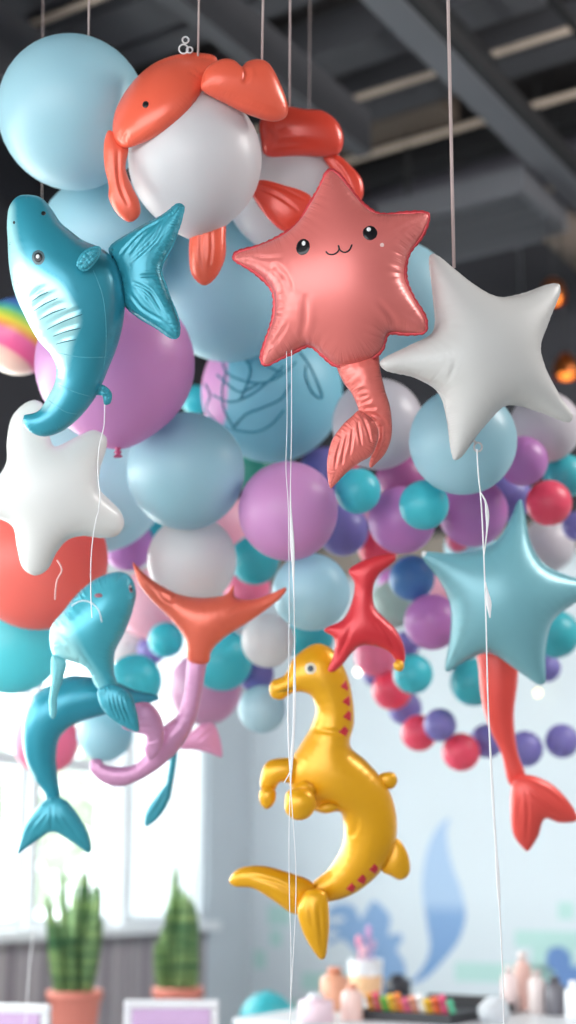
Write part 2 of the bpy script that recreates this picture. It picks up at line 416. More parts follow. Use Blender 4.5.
# crab balloons' white bodies take part in the packing
CR1 = (195, 160, 67, 3.2); CR2 = (287, 190, 62, 3.52)
for q in (CR1, CR2): PLACED.append((P(q[0], q[1], q[3]), q[2]*q[3]/F))
G1 = 'large round balloons at the top of the cluster'; G2 = 'small garland balloons on the right'; G3 = 'small garland balloons on the left'; G4 = 'balloon strand trailing to the right'
down = (0.1, .1, -1)
BALLS = [
 # cx, cy, r, depth, mat, nozzle, ry, label, group
 (73, 113, 75, 3.25, LB, (0, 1, -.2), 78, 'large light blue round balloon at the top left, beside the white crab balloon', G1),
 (115, 364, 80, 3.42, LI, (.06, 0, -1), 78, 'large lilac pink balloon with a pink knot, behind the blue whale tail', G1),
 (463, 441, 54, 3.42, LB, None, 54, 'light blue round balloon directly behind the lower tip of the white star', G1),
 (424, 505, 25, 3.55, CY, None, None, 'small bright cyan balloon in front of purple ones, below the blue balloon', G2),
 (288, 511, 50, 3.55, LI, None, None, 'medium lilac balloon in the middle crossed by the hanging white ribbon', G1),
 (358, 491, 23, 3.62, CY, None, None, 'small cyan balloon touching the tip of the starfish mermaid tail', G2),
 (104, 242, 66, 3.5, LB, None, None, 'light blue balloon under the top left one, behind the whale head and tail fluke', G1),
 (186, 471, 59, 3.55, LB, None, None, 'dusty light blue balloon right of the lilac pink one and above a white balloon', G1),
 (394, 302, 62, 3.5, LB, None, None, 'light blue balloon behind the right arms of the smiling starfish', G1),
 (228, 284, 78, 3.6, LB, None, None, 'large light blue balloon below the white crab balloon, left of the starfish', G1),
 (192, 560, 45, 3.65, WH, None, 38, 'white balloon resting in the fork of the coral fluke', G1),
 (38, 560, 70, 3.7, CO, None, None, 'large coral red balloon at the left edge behind the rounded white star', G1),
 (311, 592, 39, 3.68, LB, None, None, 'light blue balloon just below the medium lilac one', G1),
 (97, 484, 69, 3.8, PB, None, None, 'pale icy blue balloon behind the right arm of the rounded white star', G1),
 (378, 424, 46, 3.75, MW, None, None, 'grey white balloon behind the starfish mermaid tail', G1),
 (402, 520, 34, 3.75, PU, None, None, 'purple balloon behind the small bright cyan one', G2),
 (549, 503, 23, 3.85, CP, None, None, 'coral pink small balloon above the teal foil star tip at the right', G2),
 (523, 461, 25, 3.75, PU, None, None, 'small purple balloon right of the large blue balloon below the white star', G2),
 (473, 512, 35, 3.85, PU, None, None, 'purple balloon above the left arm of the teal foil star', G2),
 (545, 427, 36, 3.9, MW, None, None, 'grey white balloon under the right tip of the white star', G2),
 (565, 476, 22, 3.95, TE, None, None, 'small teal balloon at the right edge above the coral pink one', G2),
 (12, 642, 52, 3.9, latex('latex_cyan_window_glow', '#72e8f0'), None, None, 'bright cyan balloon at the left edge below the large coral one', G1),  # lighter copy of the cyan latex; the window glow is in its colour
 (432, 622, 28, 4.05, PU, None, None, 'small lilac purple balloon touching the left side of the teal foil star', G2),
 (412, 578, 23, 4.1, BL, None, None, 'small royal blue balloon left of the tied tip of the teal star', G2),
 (506, 497, 26, 4.1, IN, None, None, 'indigo balloon between two purple ones above the teal star', G2),
 (343, 530, 26, 4.1, IN, None, None, 'dusky indigo balloon right of the medium lilac balloon', G2),
 (402, 478, 26, 4.15, MG, None, None, 'dark magenta balloon tucked above the purple one', G2),
 (378, 548, 20, 4.2, CP, None, None, 'coral balloon peeking above the red fluke', G2),
 (268, 641, 27, 3.95, WH, None, None, 'small white balloon left of the yellow seahorse head', G3),
 (255, 560, 25, 4.1, TE, None, None, 'teal balloon peeking out lower left of the medium lilac one', G3),
 (222, 660, 31, 4.1, CY, None, None, 'bright teal balloon to the right of the mauve mermaid tail', G3),
 (256, 674, 18, 4.15, IN, None, None, 'small periwinkle balloon under the small white one', G3),
 (262, 709, 24, 4.1, PB, None, None, 'pale cyan balloon at the bottom, left of the seahorse snout', G3),
 (135, 681, 27, 4.1, CY, None, None, 'cyan balloon left of the mauve mermaid tail', G3),
 (105, 733, 28, 4.2, LB, None, None, 'light blue balloon behind the small whale tail fluke', G3),
 (46, 741, 33, 4.45, PK, None, None, 'pink balloon seen on both sides of the teal arched tail', G3),
 (205, 688, 37, 4.45, MV, None, None, 'dusty pink balloon behind the mauve mermaid tail', G3),
 (128, 545, 26, 4.2, PU, None, None, 'purple balloon above the left tip of the coral fluke', G3),
 (152, 604, 36, 4.6, PP, None, None, 'pale pink balloon behind the left arm of the coral fluke', G3),
 (166, 640, 18, 4.4, CY, None, None, 'small cyan balloon left of the coral fluke stem', G3),
 (152, 650, 15, 4.6, IN, None, None, 'tiny periwinkle balloon beside the small cyan one', G3),
 (126, 646, 20, 4.7, WH, None, None, 'cream white balloon behind the right side of the small whale', G3),
 (247, 590, 24, 4.4, PK, None, None, 'pink balloon above the right arm of the coral fluke', G3),
 (253, 470, 22, 4.25, GR, None, None, 'green balloon in the gap above the medium lilac one', G3),
 (150, 515, 26, 4.3, CY, None, None, 'teal balloon almost hidden between the dusty blue and pale icy blue ones', G3),
 (325, 474, 27, 4.3, IN, None, None, 'dark blue violet balloon above right of the medium lilac one', G2),
 (342, 462, 18, 4.6, CP, None, None, 'dark red balloon glimpsed left of the mermaid tail tip', G2),
 (225, 525, 30, 4.6, PP, None, None, 'blush balloon glimpsed between the white and medium lilac balloons', G3),
 (309, 636, 25, 4.3, TE, None, None, 'teal balloon behind the forehead of the yellow seahorse', G3),
 (395, 604, 24, 4.6, PG, None, None, 'grey green balloon behind the red fluke', G2),
 (392, 582, 14, 4.9, PU, None, None, 'tiny purple balloon in the crook of the red fluke', G2),
 (470, 548, 26, 4.4, LB, None, None, 'light blue balloon above the left arm of the teal star', G2),
 (458, 540, 12, 4.2, PK, None, None, 'tiny pink balloon above the left arm of the teal star', G2),
 (548, 545, 27, 4.5, MW, None, None, 'pale mauve balloon behind the top arm of the teal star', G2),
 (577, 526, 15, 4.3, IN, None, None, 'indigo balloon cut by the right edge of the picture', G2),
 (474, 682, 24, 4.4, TE, None, None, 'teal balloon left of the red mermaid tail', G2),
 (556, 634, 24, 4.4, TE, None, None, 'teal balloon right of the lower arm of the teal star', G2),
 (547, 668, 14, 4.6, IN, None, None, 'tiny indigo balloon under the right side of the teal star', G2),
 (440, 590, 20, 4.9, PP, None, None, 'pale balloon deep behind the teal star', G2),
 (18, 336, 39, 3.9, None, None, None, 'rainbow striped balloon at the left edge behind the whale', G1),
 (376, 655, 22, 4.55, PK, None, None, 'pink balloon at the start of the strand under the red fluke', G4),
 (413, 674, 20, 4.35, CY, None, None, 'cyan balloon under the gold tip of the red fluke', G4),
 (392, 690, 20, 4.5, CP, None, None, 'coral pink balloon, second in the trailing strand', G4),
 (375, 673, 13, 4.8, IN, None, None, 'small periwinkle balloon behind the start of the strand', G4),
 (405, 708, 17, 4.65, IN, None, None, 'indigo balloon in the strand under the cyan one', G4),
 (406, 645, 14, 4.75, IN, None, None, 'deep indigo balloon above the cyan one under the fluke', G4),
 (419, 733, 18, 4.5, CP, None, None, 'coral pink balloon in the strand, above left of a periwinkle one', G4),
 (440, 725, 16.5, 4.4, IN, None, None, 'periwinkle balloon between the two lower coral pink ones of the strand', G4),
 (461, 752, 19, 4.5, CP, None, None, 'lowest coral pink balloon of the trailing strand', G4),
 (487, 741, 17, 4.45, IN, None, None, 'indigo balloon of the strand just left of the red mermaid tail', G4),
 (525, 749, 18, 4.6, IN, None, None, 'indigo balloon of the strand just right of the red mermaid tail', G4),
 (562, 741, 17, 4.6, IN, None, None, 'last indigo balloon of the strand, near the right edge', G4),
 (196, 400, 15, 4.3, CY, None, None, 'cyan balloon glimpsed between the lilac pink one and the drawn blue one', G3),
 (240, 455, 26, 4.4, PB, None, None, 'pale balloon in the gap left of the medium lilac one', G3),
 (348, 500, 30, 4.7, MV, None, None, 'mauve balloon deep behind the small cyan one', G2),
 # the patterned one behind the starfish
 (272, 392, 71, 3.75, LB, None, None, None, G1),
]
def rainbow_mat():
    m, n, l, b = new_mat('latex_rainbow'); b.inputs['Roughness'].default_value = .3
    g = n.new('ShaderNodeNewGeometry'); s = n.new('ShaderNodeSeparateXYZ'); mp = n.new('ShaderNodeMapping')
    c = P(18, 336, 3.95); rw = 39*3.95/F
    tc = n.new('ShaderNodeTexCoord'); mp.inputs['Location'].default_value = tuple(-v for v in c); l.new(g.outputs['Position'], mp.inputs[0])
    dt = n.new('ShaderNodeVectorMath'); dt.operation = 'DOT_PRODUCT'; v = Vector((.42, .1, .9)).normalized(); dt.inputs[1].default_value = tuple(v)
    l.new(mp.outputs[0], dt.inputs[0])
    mr = n.new('ShaderNodeMapRange'); mr.inputs['From Min'].default_value = -rw; mr.inputs['From Max'].default_value = rw; l.new(dt.outputs['Value'], mr.inputs['Value'])
    cr = n.new('ShaderNodeValToRGB'); e = cr.color_ramp.elements
    st = [(0, '#f4cdbc'), (.07, '#f2bcb0'), (.11, '#ee5f94'), (.26, '#ee6a9c'), (.33, '#f0a050'), (.40, '#f2d84a'), (.48, '#a9d860'), (.56, '#58bfae'), (.66, '#5a86d0'), (.82, '#6a7ed0'), (.9, '#58b078')]
    e[0].position, e[0].color = st[0][0], lin(st[0][1]); e[1].position, e[1].color = st[-1][0], lin(st[-1][1])
    for p_, c_ in st[1:-1]: x = e.new(p_); x.color = lin(c_)
    l.new(mr.outputs[0], cr.inputs[0]); l.new(cr.outputs[0], b.inputs['Base Color']); return m
RB = rainbow_mat()
DRAW = None
for (cx, cy, r, d, mat, nz, ry, lab, grp) in BALLS:
    dd = solve_depth(cx, cy, r, d)
    PLACED.append((P(cx, cy, dd), r*dd/F))
    pink_knot = None
    if lab is None:
        m, n, l, b = new_mat('latex_blue_with_pink_patch'); b.inputs['Roughness'].default_value = .5
        # printed pink patch on the left flank, scalloped edge
        g = n.new('ShaderNodeNewGeometry'); vm = n.new('ShaderNodeVectorMath'); vm.operation = 'DISTANCE'
        pc = P(186, 388, dd-.06); vm.inputs[1].default_value = tuple(pc); l.new(g.outputs['Position'], vm.inputs[0])
        nt = n.new('ShaderNodeTexNoise'); nt.inputs['Scale'].default_value = 60; l.new(g.outputs['Position'], nt.inputs['Vector'])
        ad = n.new('ShaderNodeMath'); ad.operation = 'MULTIPLY_ADD'; ad.inputs[1].default_value = .012; l.new(nt.outputs['Fac'], ad.inputs[0]); l.new(vm.outputs['Value'], ad.inputs[2])
        mr = n.new('ShaderNodeMapRange'); R0 = 50*dd/F; mr.inputs['From Min'].default_value = R0*1.12; mr.inputs['From Max'].default_value = R0*1.2; l.new(ad.outputs[0], mr.inputs['Value'])
        mx = n.new('ShaderNodeMix'); mx.data_type = 'RGBA'; mx.inputs[6].default_value = lin('#d695c8'); mx.inputs[7].default_value = lin('#78b8cc')
        l.new(mr.outputs[0], mx.inputs[0]); l.new(mx.outputs[2], b.inputs['Base Color'])
        o, c, rw = balloon_geo('latex_balloon', cx, cy, r, dd, m, nz, ry)
        tag(o, 'blue balloon with drawn teal seaweed lines under the starfish left arm', 'balloon', grp)
        DRAW = (o, c, rw)
    else:
        km = latex('latex_knot_pink', '#e06a9c') if 'pink knot' in lab else None
        o, c, rw = balloon_geo('latex_balloon', cx, cy, r, dd, mat or RB, nz, ry, knotmat=km)
        tag(o, lab, 'balloon', grp)
        if mat is None: tag(o, kind=None)

# teal line drawing on the patterned balloon
o, c, rw = DRAW
def on_sphere(px, py, lift=.001):
    r = ray(px, py).normalized(); oc = CAM - c; b = oc.dot(r); q = b*b - (oc.length_squared - (rw+lift)**2)
    if q < 0: q = 0
    return CAM + r*(-b - math.sqrt(q))
ink = plain('teal_ink', '#1d7f98', .5)
LN = [[(222, 360), (226, 372), (240, 380), (262, 383), (280, 376), (296, 362)],
      [(217, 375), (232, 388), (240, 392), (258, 384)],
      [(226, 372), (222, 390), (224, 410), (234, 428)],
      [(213, 395), (230, 402), (250, 395), (270, 380), (284, 366)],
      [(232, 430), (245, 415), (262, 408), (282, 398), (290, 384)],
      [(234, 430), (256, 432), (272, 424), (284, 410)],
      [(242, 356), (250, 368), (246, 386), (240, 398)],
      [(300, 352), (310, 366), (322, 398), (314, 394), (306, 376), (306, 366)],
      [(262, 352), (268, 366), (282, 372)],
      [(205, 384), (210, 396), (206, 408), (214, 420), (228, 430)]]
lv = []
for q in LN:
    pp = catmull(q, False, 3); lv.append([on_sphere(a, b) for a, b in pp])
bm = bmesh.new()
for q in lv: tube_bm(bm, q, .0026, 6)
obj_bm('line_drawing', bm, ink, o, smooth=True)['label'] = 'teal seaweed line drawing'

# ------------------------------------------------------------------ foil balloons
dark = plain('printed_black', '#16161a', .3); white = plain('printed_white', '#f4f4f4', .3)
white_str = plain('white_string', '#f0eef0', .6, noise=.02); pink_str = plain('pinkish_cord', '#b9a5a2', .7)
def eye(f, cx, cy, rx, ry, parent, ang=0, hl=(-.25, -.3, .28), ring=None):
    if ring: decal('eye_ring', f, ell(cx, cy, rx*1.35, ry*1.35, ang), ring, parent, .3, .3)
    e = decal('eye', f, ell(cx, cy, rx, ry, ang), dark, parent, .6, .35)
    h = decal('eye_highlight', f, ell(cx+hl[0]*rx, cy+hl[1]*ry, rx*hl[2], ry*hl[2]), white, parent, 1.3, .3)
    h.parent = e; h.matrix_parent_inverse = Matrix()
    return e
def poly_mask(poly, soft=3):
    pl = catmull(poly, True, 2)
    def fn(V):
        dd = seg_dist(pl, V)[0]; s = np.where(inside(pl, V), dd, -dd); return np.clip(.5 + s/(2*soft), 0, 1)
    return fn
def cr(pts, ox, oy, s): return [(ox+p[0]/s, oy+p[1]/s) + tuple(p[2:]) for p in pts]

# --- whale at the front left
teal_f = foil('foil_teal_whale', '#3a9fb5', '#b4ecf0', rough=.22, metal=.35, reach=10, pucker=.6)
teal_fin = foil('foil_teal_fin', '#3a9fb3', rough=.24, metal=.35, reach=10)
D = 3.0
w = empty('whale_balloon', P(66, 316, D), 'teal foil whale balloon with pale ribbed belly hanging head up at the front left', 'foil balloon', 'foil sea animal balloons')
body = [(26.6, 195), (40.6, 197.6), (50.7, 207.8), (61, 223), (70, 230.6), (83.5, 241), (99.3, 247.6), (112, 257), (121, 275), (125, 298), (124, 318), (118.5, 343), (109, 367.6), (96.5, 395.5), (81, 416), (61, 432), (43, 436.6), (30.4, 432), (23, 423), (24, 415, 'c'), (38, 411), (47, 398), (54.5, 383), (56, 367.6), (51, 355), (38, 340), (25, 317), (14, 291.5), (9, 266), (7.6, 241), (7, 220.5), (10, 205), (17.8, 196.5)]
belly = poly_mask([(2, 205), (12, 205), (15, 225), (20, 250), (30, 268), (45, 280), (60, 290), (70, 303), (80, 325), (73, 345), (66, 375), (58, 400), (45, 410), (30, 380), (20, 330), (0, 300)], 4)
glines = [cr(q, 0, 190, 3.942) for q in ([(125, 440), (155, 418), (190, 402)], [(132, 478), (175, 450), (230, 425)], [(155, 512), (205, 485), (262, 465)], [(185, 550), (250, 518), (325, 490)], [(210, 577), (260, 558), (318, 545)], [(220, 608), (260, 597), (300, 590)])]
fw_ = inflate('body', body, D, teal_f, w, k=1.35, h=2.6, prt=belly, wob=.015, tilt=(.25, 0), grooves=[(q, 1.6, 1.6) for q in glines])
dteal = plain('dark_teal_print', '#0c5f74', .35)
for q in glines: sline('belly_line', fw_, q, .55, dteal, w, .1)
fl = cr([(175, 265), (230, 215), (350, 145), (430, 100), (480, 62), (503, 72), (495, 120), (460, 230), (405, 350), (430, 440), (485, 600), (478, 650), (455, 655), (380, 610), (300, 560), (248, 515), (235, 430), (205, 330)], 70, 190, 4.43)
gl = [cr(q, 70, 190, 4.43) for q in ([(430, 132), (340, 190), (235, 305)], [(428, 140), (395, 225), (295, 330)], [(405, 150), (340, 215), (280, 300)], [(295, 418), (375, 460), (432, 580)], [(283, 462), (340, 535), (428, 585)], [(325, 440), (375, 500), (415, 570)], [(330, 392), (405, 384)])]
inflate('tail_fluke', fl, D+.005, teal_fin, w, k=1.05, h=2.0, grooves=[(q, 1.1, 2.2) for q in gl], tilt=(-.5, 0), seam=(1.0, teal_fin))
fn = cr([(35, 335), (50, 290), (90, 260), (130, 258), (128, 290), (95, 335), (60, 355)], 70, 190, 4.43)
zf = fw_.z[np.argmin(np.hypot(fw_.V[:, 0]-89, fw_.V[:, 1]-258))]
inflate('dorsal_fin', fn, D-.09, teal_fin, w, k=1.2, h=1.5, wob=.2, grooves=[([(82, 264), (94, 252)], .8, 1.2), ([(85, 266), (97, 255)], .8, 1.2)], seam=(1.2, teal_fin))
vt = cr([(375, 790), (395, 765), (440, 798), (434, 842), (412, 846), (402, 812), (378, 808)], 0, 190, 3.942)
inflate('valve', vt, D, teal_fin, w, k=1.1, h=1.3, wob=.3)
eye(fw_, 38.3, 257.5, 5.2, 6, w, ring=plain('whale_eye_ring', '#5b7076', .3), hl=(-.1, -.15, .45))
decal('nostril', fw_, ell(43.5, 213.3, 2.6, 2.4), dark, w, .5, .3)
decal('mouth_dot', fw_, ell(14, 222.5, 1.2, 1.8), dark, w, .4, .2); decal('mouth_dot', fw_, ell(9.8, 244, .9, 2), dark, w, .4, .2)
st = []
for i in range(10):
    a = -PI/2 + i*PI/5; rr = 4.6 if i % 2 == 0 else 1.7; st.append((17.3+rr*math.cos(a), 283+rr*math.sin(a), 'c'))
decal('star_print', fw_, st, plain('pale_pink_print', '#c9a6b2', .4), w, .4, .1)
# moulded seams across the tail
for q in ([(93, 270), (101, 290), (105, 310), (106, 345), (103, 375)], [(55, 352), (80, 357), (108, 357)], [(56, 383), (75, 392), (97, 398)], [(46, 398), (66, 412), (80, 414)]):
    sline('weld_line', fw_, q, .35, plain('pale_teal_weld', '#5fb9ca', .3), w, 0)

# --- smiling starfish with a mermaid tail
sf = foil('foil_salmon', '#e47973', rough=.32, metal=.35, pucker=.7, reach=20)
sfr = foil('foil_seam_red', '#c93c44', rough=.3, metal=.4, reach=4, pucker=.6)
t2 = foil('foil_salmon_tail', '#ea766c', rough=.24, metal=.4, pucker=1, reach=12)
s = empty('starfish_balloon', P(335, 330, D), 'salmon pink foil starfish balloon with smiling face and curled mermaid tail, front centre', 'foil balloon', 'foil sea animal balloons')
star = cr([(285, 3), (300, 12), (335, 52), (378, 103), (412, 124), (490, 124), (556, 125), (556, 140), (540, 178), (500, 240), (490, 300), (515, 360), (548, 425), (546, 454), (500, 458), (445, 458), (425, 505), (365, 542), (302, 548), (262, 520), (222, 493), (160, 518), (100, 546), (92, 535), (102, 480), (127, 400), (120, 340), (78, 290), (14, 250), (14, 240), (78, 216), (155, 182), (200, 140), (230, 92), (260, 35), (275, 8)], 230, 170, 2.81)
fs_ = inflate('body', star, D, sf, s, k=1.15, h=2.6, wob=.05, seam=(2.6, sfr), tilt=(-.3, 0),
    grooves=[([(276, 268), (290, 282), (296, 300)], 2.5, 2), ([(300, 345), (308, 330), (310, 300)], 3, 2.0), ([(398, 330), (392, 318), (380, 305)], 2.5, 1.6), ([(270, 350), (284, 336), (292, 325)], 1.6, 1.5), ([(255, 258), (272, 262), (288, 262)], 1.5, 1.2), ([(405, 232), (398, 243), (390, 252)], 1.5, 1.2), ([(418, 222), (404, 232), (392, 240)], 1.5, 1.2)])
eye(fs_, 303, 247, 7.3, 9, s, 20, hl=(.1, -.4, .33)); eye(fs_, 370, 233, 8, 7.8, s, 10, hl=(-.15, -.45, .33))
decal('cheek_mark', fs_, ell(382, 245, 2.3, 2.3), plain('pale_pink_mark', '#f3c9c4', .4), s, .4, .2)
sline('mouth', fs_, [(326, 251.5), (328, 253.8), (333, 254.5), (337.5, 252), (339.2, 248.5), (338.3, 245.5)], .8, dark, s, .3, False)
sline('mouth', fs_, [(338.3, 245.5), (340, 250), (344, 252.3), (349, 250.5), (351.8, 244.8)], .8, dark, s, .3, False)
tl = cr([(155, 150), (170, 120), (240, 85), (330, 60), (385, 55), (398, 90), (402, 150), (430, 280), (460, 380), (473, 500), (465, 580), (430, 660), (380, 712), (350, 737), (341, 725), (345, 690), (370, 620), (388, 560), (380, 500), (330, 450), (285, 415), (270, 375), (240, 310), (190, 240)], 310, 340, 5.76)
ft = inflate('tail', tl, D+.01, t2, s, k=1.35, h=1.8, wob=.05, grooves=[(cr(q, 310, 340, 5.76), 1.3, 1.7) for q in ([(270, 300), (310, 290)], [(275, 340), (330, 325)], [(285, 375), (350, 345)], [(290, 400), (380, 395)], [(300, 415), (380, 440), (440, 500)])])
lf = cr([(282, 405), (240, 440), (195, 480), (130, 570), (100, 680), (103, 800), (120, 855), (150, 828), (210, 765), (290, 705), (350, 668), (385, 600), (395, 530), (370, 470), (330, 430)], 310, 340, 5.76)
inflate('tail_fluke', lf, D-.03, t2, s, k=.95, h=1.5, grooves=[(cr(q, 310, 340, 5.76), 1.0, 2.3) for q in ([(245, 510), (238, 580), (228, 665)], [(215, 545), (195, 630), (182, 720)], [(275, 475), (282, 540), (296, 615)], [(305, 450), (330, 520), (350, 600)], [(180, 575), (155, 660), (142, 745)], [(325, 445), (365, 490), (375, 530)])])

# --- white star, front right
wf = foil('foil_white_matte', '#cdcac7', rough=.38, metal=.0, pucker=.5, reach=16)
s = empty('star_balloon', P(475, 350, D), 'matte white five-pointed foil star balloon at the front right', 'foil balloon', 'foil star balloons')
ws = [(432.6, 254.5), (438, 257), (452, 268), (473.7, 286), (495, 297.5), (520, 295), (548, 285), (558, 285), (559.5, 291), (548, 322), (538.5, 350), (544, 369), (558, 394), (572, 417), (569, 421.5), (541, 412), (520, 405.5), (504, 406), (483, 427), (460, 457), (455, 459.5), (452, 453), (447, 416), (440, 392), (417, 378), (385, 369), (380.5, 363), (385, 358), (409, 346.5), (432, 333.5), (436, 322), (434, 301), (430, 264), (430, 257)]
f_ = inflate('body', ws, D+.03, wf, s, k=1.2, h=2.8, wob=.03, tilt=(.5, -.2), seam=(.8, wf), grooves=[([(x, 358), (x+1.5, 368)], .9, .9) for x in range(396, 444, 5)] + [([(440, 390), (444, 375), (446, 362)], 1.5, 1.3)])
sp_ = latex('pearl_valve', '#e8e4e6')
v = tube('valve', [P(478+4*math.cos(a), 447+4.5*math.sin(a), D+.05) for a in [i*PI/6 for i in range(13)]], .0022, sp_, s, 8)
tube('valve_neck', [P(470, 437, D+.05), P(474, 441, D+.05), P(477, 444, D+.05)], .003, sp_, s, 8)

# --- rounded white star, left
wf2 = foil('foil_white_pearl', '#e9e7e4', rough=.35, metal=.0, pucker=.25, reach=12)
s = empty('star_balloon', P(55, 490, 3.2), 'plump white foil star balloon with rounded arms at the left, under the whale tail', 'foil balloon', 'foil star balloons')
ls = [(35, 400), (24, 404), (12, 417), (7, 440), (6, 463), (-6, 481), (-24, 493), (-28, 506), (-18, 515), (2, 520), (13, 527), (17, 546), (23, 568), (34.7, 575.5), (47, 570), (57, 552), (68, 540), (82, 536), (101, 538), (117, 535.5), (124, 525), (121, 512), (110, 500), (100, 489), (100, 470), (106, 450), (106, 437), (94, 430), (78, 436), (60, 445), (54, 446), (49, 435), (46, 415), (43, 404)]
inflate('body', ls, 3.22, wf2, s, k=1.25, h=3, tilt=(.3, 0), wob=.02)

# --- teal star, right back
tf = foil('foil_teal_satin', '#7ab3be', rough=.32, metal=.25, pucker=.35, reach=20)
s = empty('star_balloon', P(515, 595, 3.45), 'dusty teal foil star balloon at the right edge, white tie on its left tip', 'foil balloon', 'foil star balloons')
ts = [(520, 500), (524, 515), (531, 545), (543, 564), (568, 576), (602, 588), (575, 602), (552, 622), (545, 650), (544, 683), (540, 684), (515, 668), (489, 652), (468, 659), (447, 671), (446, 667), (451, 635), (451, 605), (440, 580), (423, 556), (425, 553), (450, 554), (475, 552), (497, 541), (510, 522), (518, 502)]
inflate('body', ts, 3.6, tf, s, k=1.15, h=3.2, wob=.03, seam=(.8, tf))
lathe('tie', P(424, 554, 3.6), (1, .2, 0), [(0, -.006), (.006, -.004), (.0075, 0), (.005, .005), (0, .007)], white, s, 12)

# --- red mermaid tail under the teal star
rf = foil('foil_red', '#e85048', rough=.32, metal=.25, pucker=.5, reach=10)
s = empty('mermaid_tail_balloon', P(512, 740, 3.75), 'red foil mermaid tail balloon hanging below the teal star at the right edge', 'foil balloon', 'foil mermaid tail balloons')
rt = [(479, 640), (516, 640), (518, 677), (514, 717), (518, 753), (526, 778), (520, 790), (510, 785), (501, 753), (490.5, 731), (482, 702), (479, 673)]
inflate('tail', rt, 3.78, rf, s, k=1.3, h=2.4)
rl = cr([(205, 775), (235, 760), (300, 780), (360, 838), (380, 885), (330, 893), (290, 882), (272, 930), (242, 972), (232, 965), (205, 930), (195, 860)], 440, 500, 2.767)
inflate('tail_fluke', rl, 3.75, rf, s, k=.9, h=2.0, grooves=[([(523, 785), (526, 810), (525, 840)], 1.3, 1.8), ([(524, 785), (540, 800), (560, 815)], 1.3, 1.8), ([(520, 790), (517, 810), (518, 830)], 1.1, 1.3), ([(526, 783), (545, 790), (566, 808)], 1.1, 1.3)])

# --- small whale at left
s = empty('whale_balloon', P(95, 640, 3.35), 'small teal foil whale balloon seen from behind with side fins, left below the coral balloon', 'foil balloon', 'foil sea animal balloons')
tb = foil('foil_teal_small_whale', '#4bb2c4', '#a8e4e8', rough=.24, metal=.35, reach=14)
b2 = [(119.4, 571.7), (130, 576), (136, 590), (133, 610), (125, 632), (115.3, 651.7), (114, 671), (117, 687), (104, 692), (97, 688), (86, 668), (69, 661), (55, 657), (50, 643), (51, 627), (64, 610), (78, 593), (97, 578)]
bl2 = poly_mask([(45, 640), (52, 625), (66, 618), (78, 640), (88, 660), (100, 680), (108, 700), (90, 690), (75, 672), (48, 668)], 8)
f2 = inflate('body', b2, 3.38, tb, s, k=1.3, h=2.4, prt=bl2, wob=.04, grooves=[([(62, 632), (72, 645), (74, 655)], 2, 1.5), ([(80, 640), (88, 655), (98, 672)], 1.6, 1.4)])
fl2 = [(104, 686), (117, 685), (130, 693), (137, 712), (139, 731), (137, 732), (124, 727), (108, 716), (99, 702), (98, 690)]
inflate('tail_fluke', fl2, 3.34, teal_fin, s, k=1.0, h=1.6, grooves=[([(110+i*4.2, 692+i*1.5), (113+i*4.5, 706+i), (118+i*4.6, 717+i*1.5)], .9, 1.8) for i in range(4)])
inflate('side_fin', [(53, 655), (66, 661), (63, 679), (57.5, 696), (56, 715), (53, 719), (50.5, 716), (49, 704), (51, 682)], 3.36, foil('foil_pale_teal', '#7fd0da', rough=.25, metal=.35), s, k=1.0, h=1.8)
eye(f2, 131.5, 588, 2, 4, s, ring=plain('whale_pink_ring', '#c48c98', .4))
decal('blow_hole', f2, ell(98.5, 595.5, 4.5, 2.3), plain('dusty_rose_print', '#a0606c', .4), s, .6, .5)
tube('loose_thread', [surf(f2, x, y, 1) for x, y in catmull([(72, 606), (80, 601), (90, 602), (98, 609), (102, 622)], False, 2)], .0012, white_str, s, 6)

# --- teal arched tail
s = empty('dolphin_tail_balloon', P(60, 760, 3.55), 'dark teal foil dolphin tail arching down over the window at the left', 'foil balloon', 'foil mermaid tail balloons')
dt = foil('foil_dark_teal', '#2f97ad', '#9fdce4', rough=.26, metal=.35, reach=10)
arch = [(86, 676), (68, 676), (50, 685), (34, 696), (25, 714), (22.5, 737), (26, 760), (34, 778), (45, 793), (48, 803), (60, 803), (60, 794), (57.5, 775), (56.4, 753), (60, 737), (72, 726), (90, 719), (108, 714), (132, 708), (159, 699), (158, 696), (135, 690), (110, 680)]
inflate('tail', arch, 3.6, dt, s, k=1.3, h=2.4, prt=poly_mask([(34, 696), (27, 714), (25, 737), (29, 760), (37, 778), (20, 790), (10, 740), (15, 700)], 2))
dfl = [(45, 800), (36, 809), (25, 825), (18, 850), (17, 854), (34, 843), (53, 832), (72, 842), (89, 853), (91, 850), (89, 836), (79, 816), (65.5, 800), (57, 797)]
inflate('tail_fluke', dfl, 3.57, teal_fin, s, k=1.0, h=2.0, grooves=[([(53, 803), (53, 828)], 1.2, 1.5), ([(48, 808), (35, 822), (25, 842)], 1, 1.2), ([(50, 810), (40, 828)], 1, 1.2), ([(58, 808), (70, 822), (82, 842)], 1, 1.2), ([(56, 810), (66, 828)], 1, 1.2)])

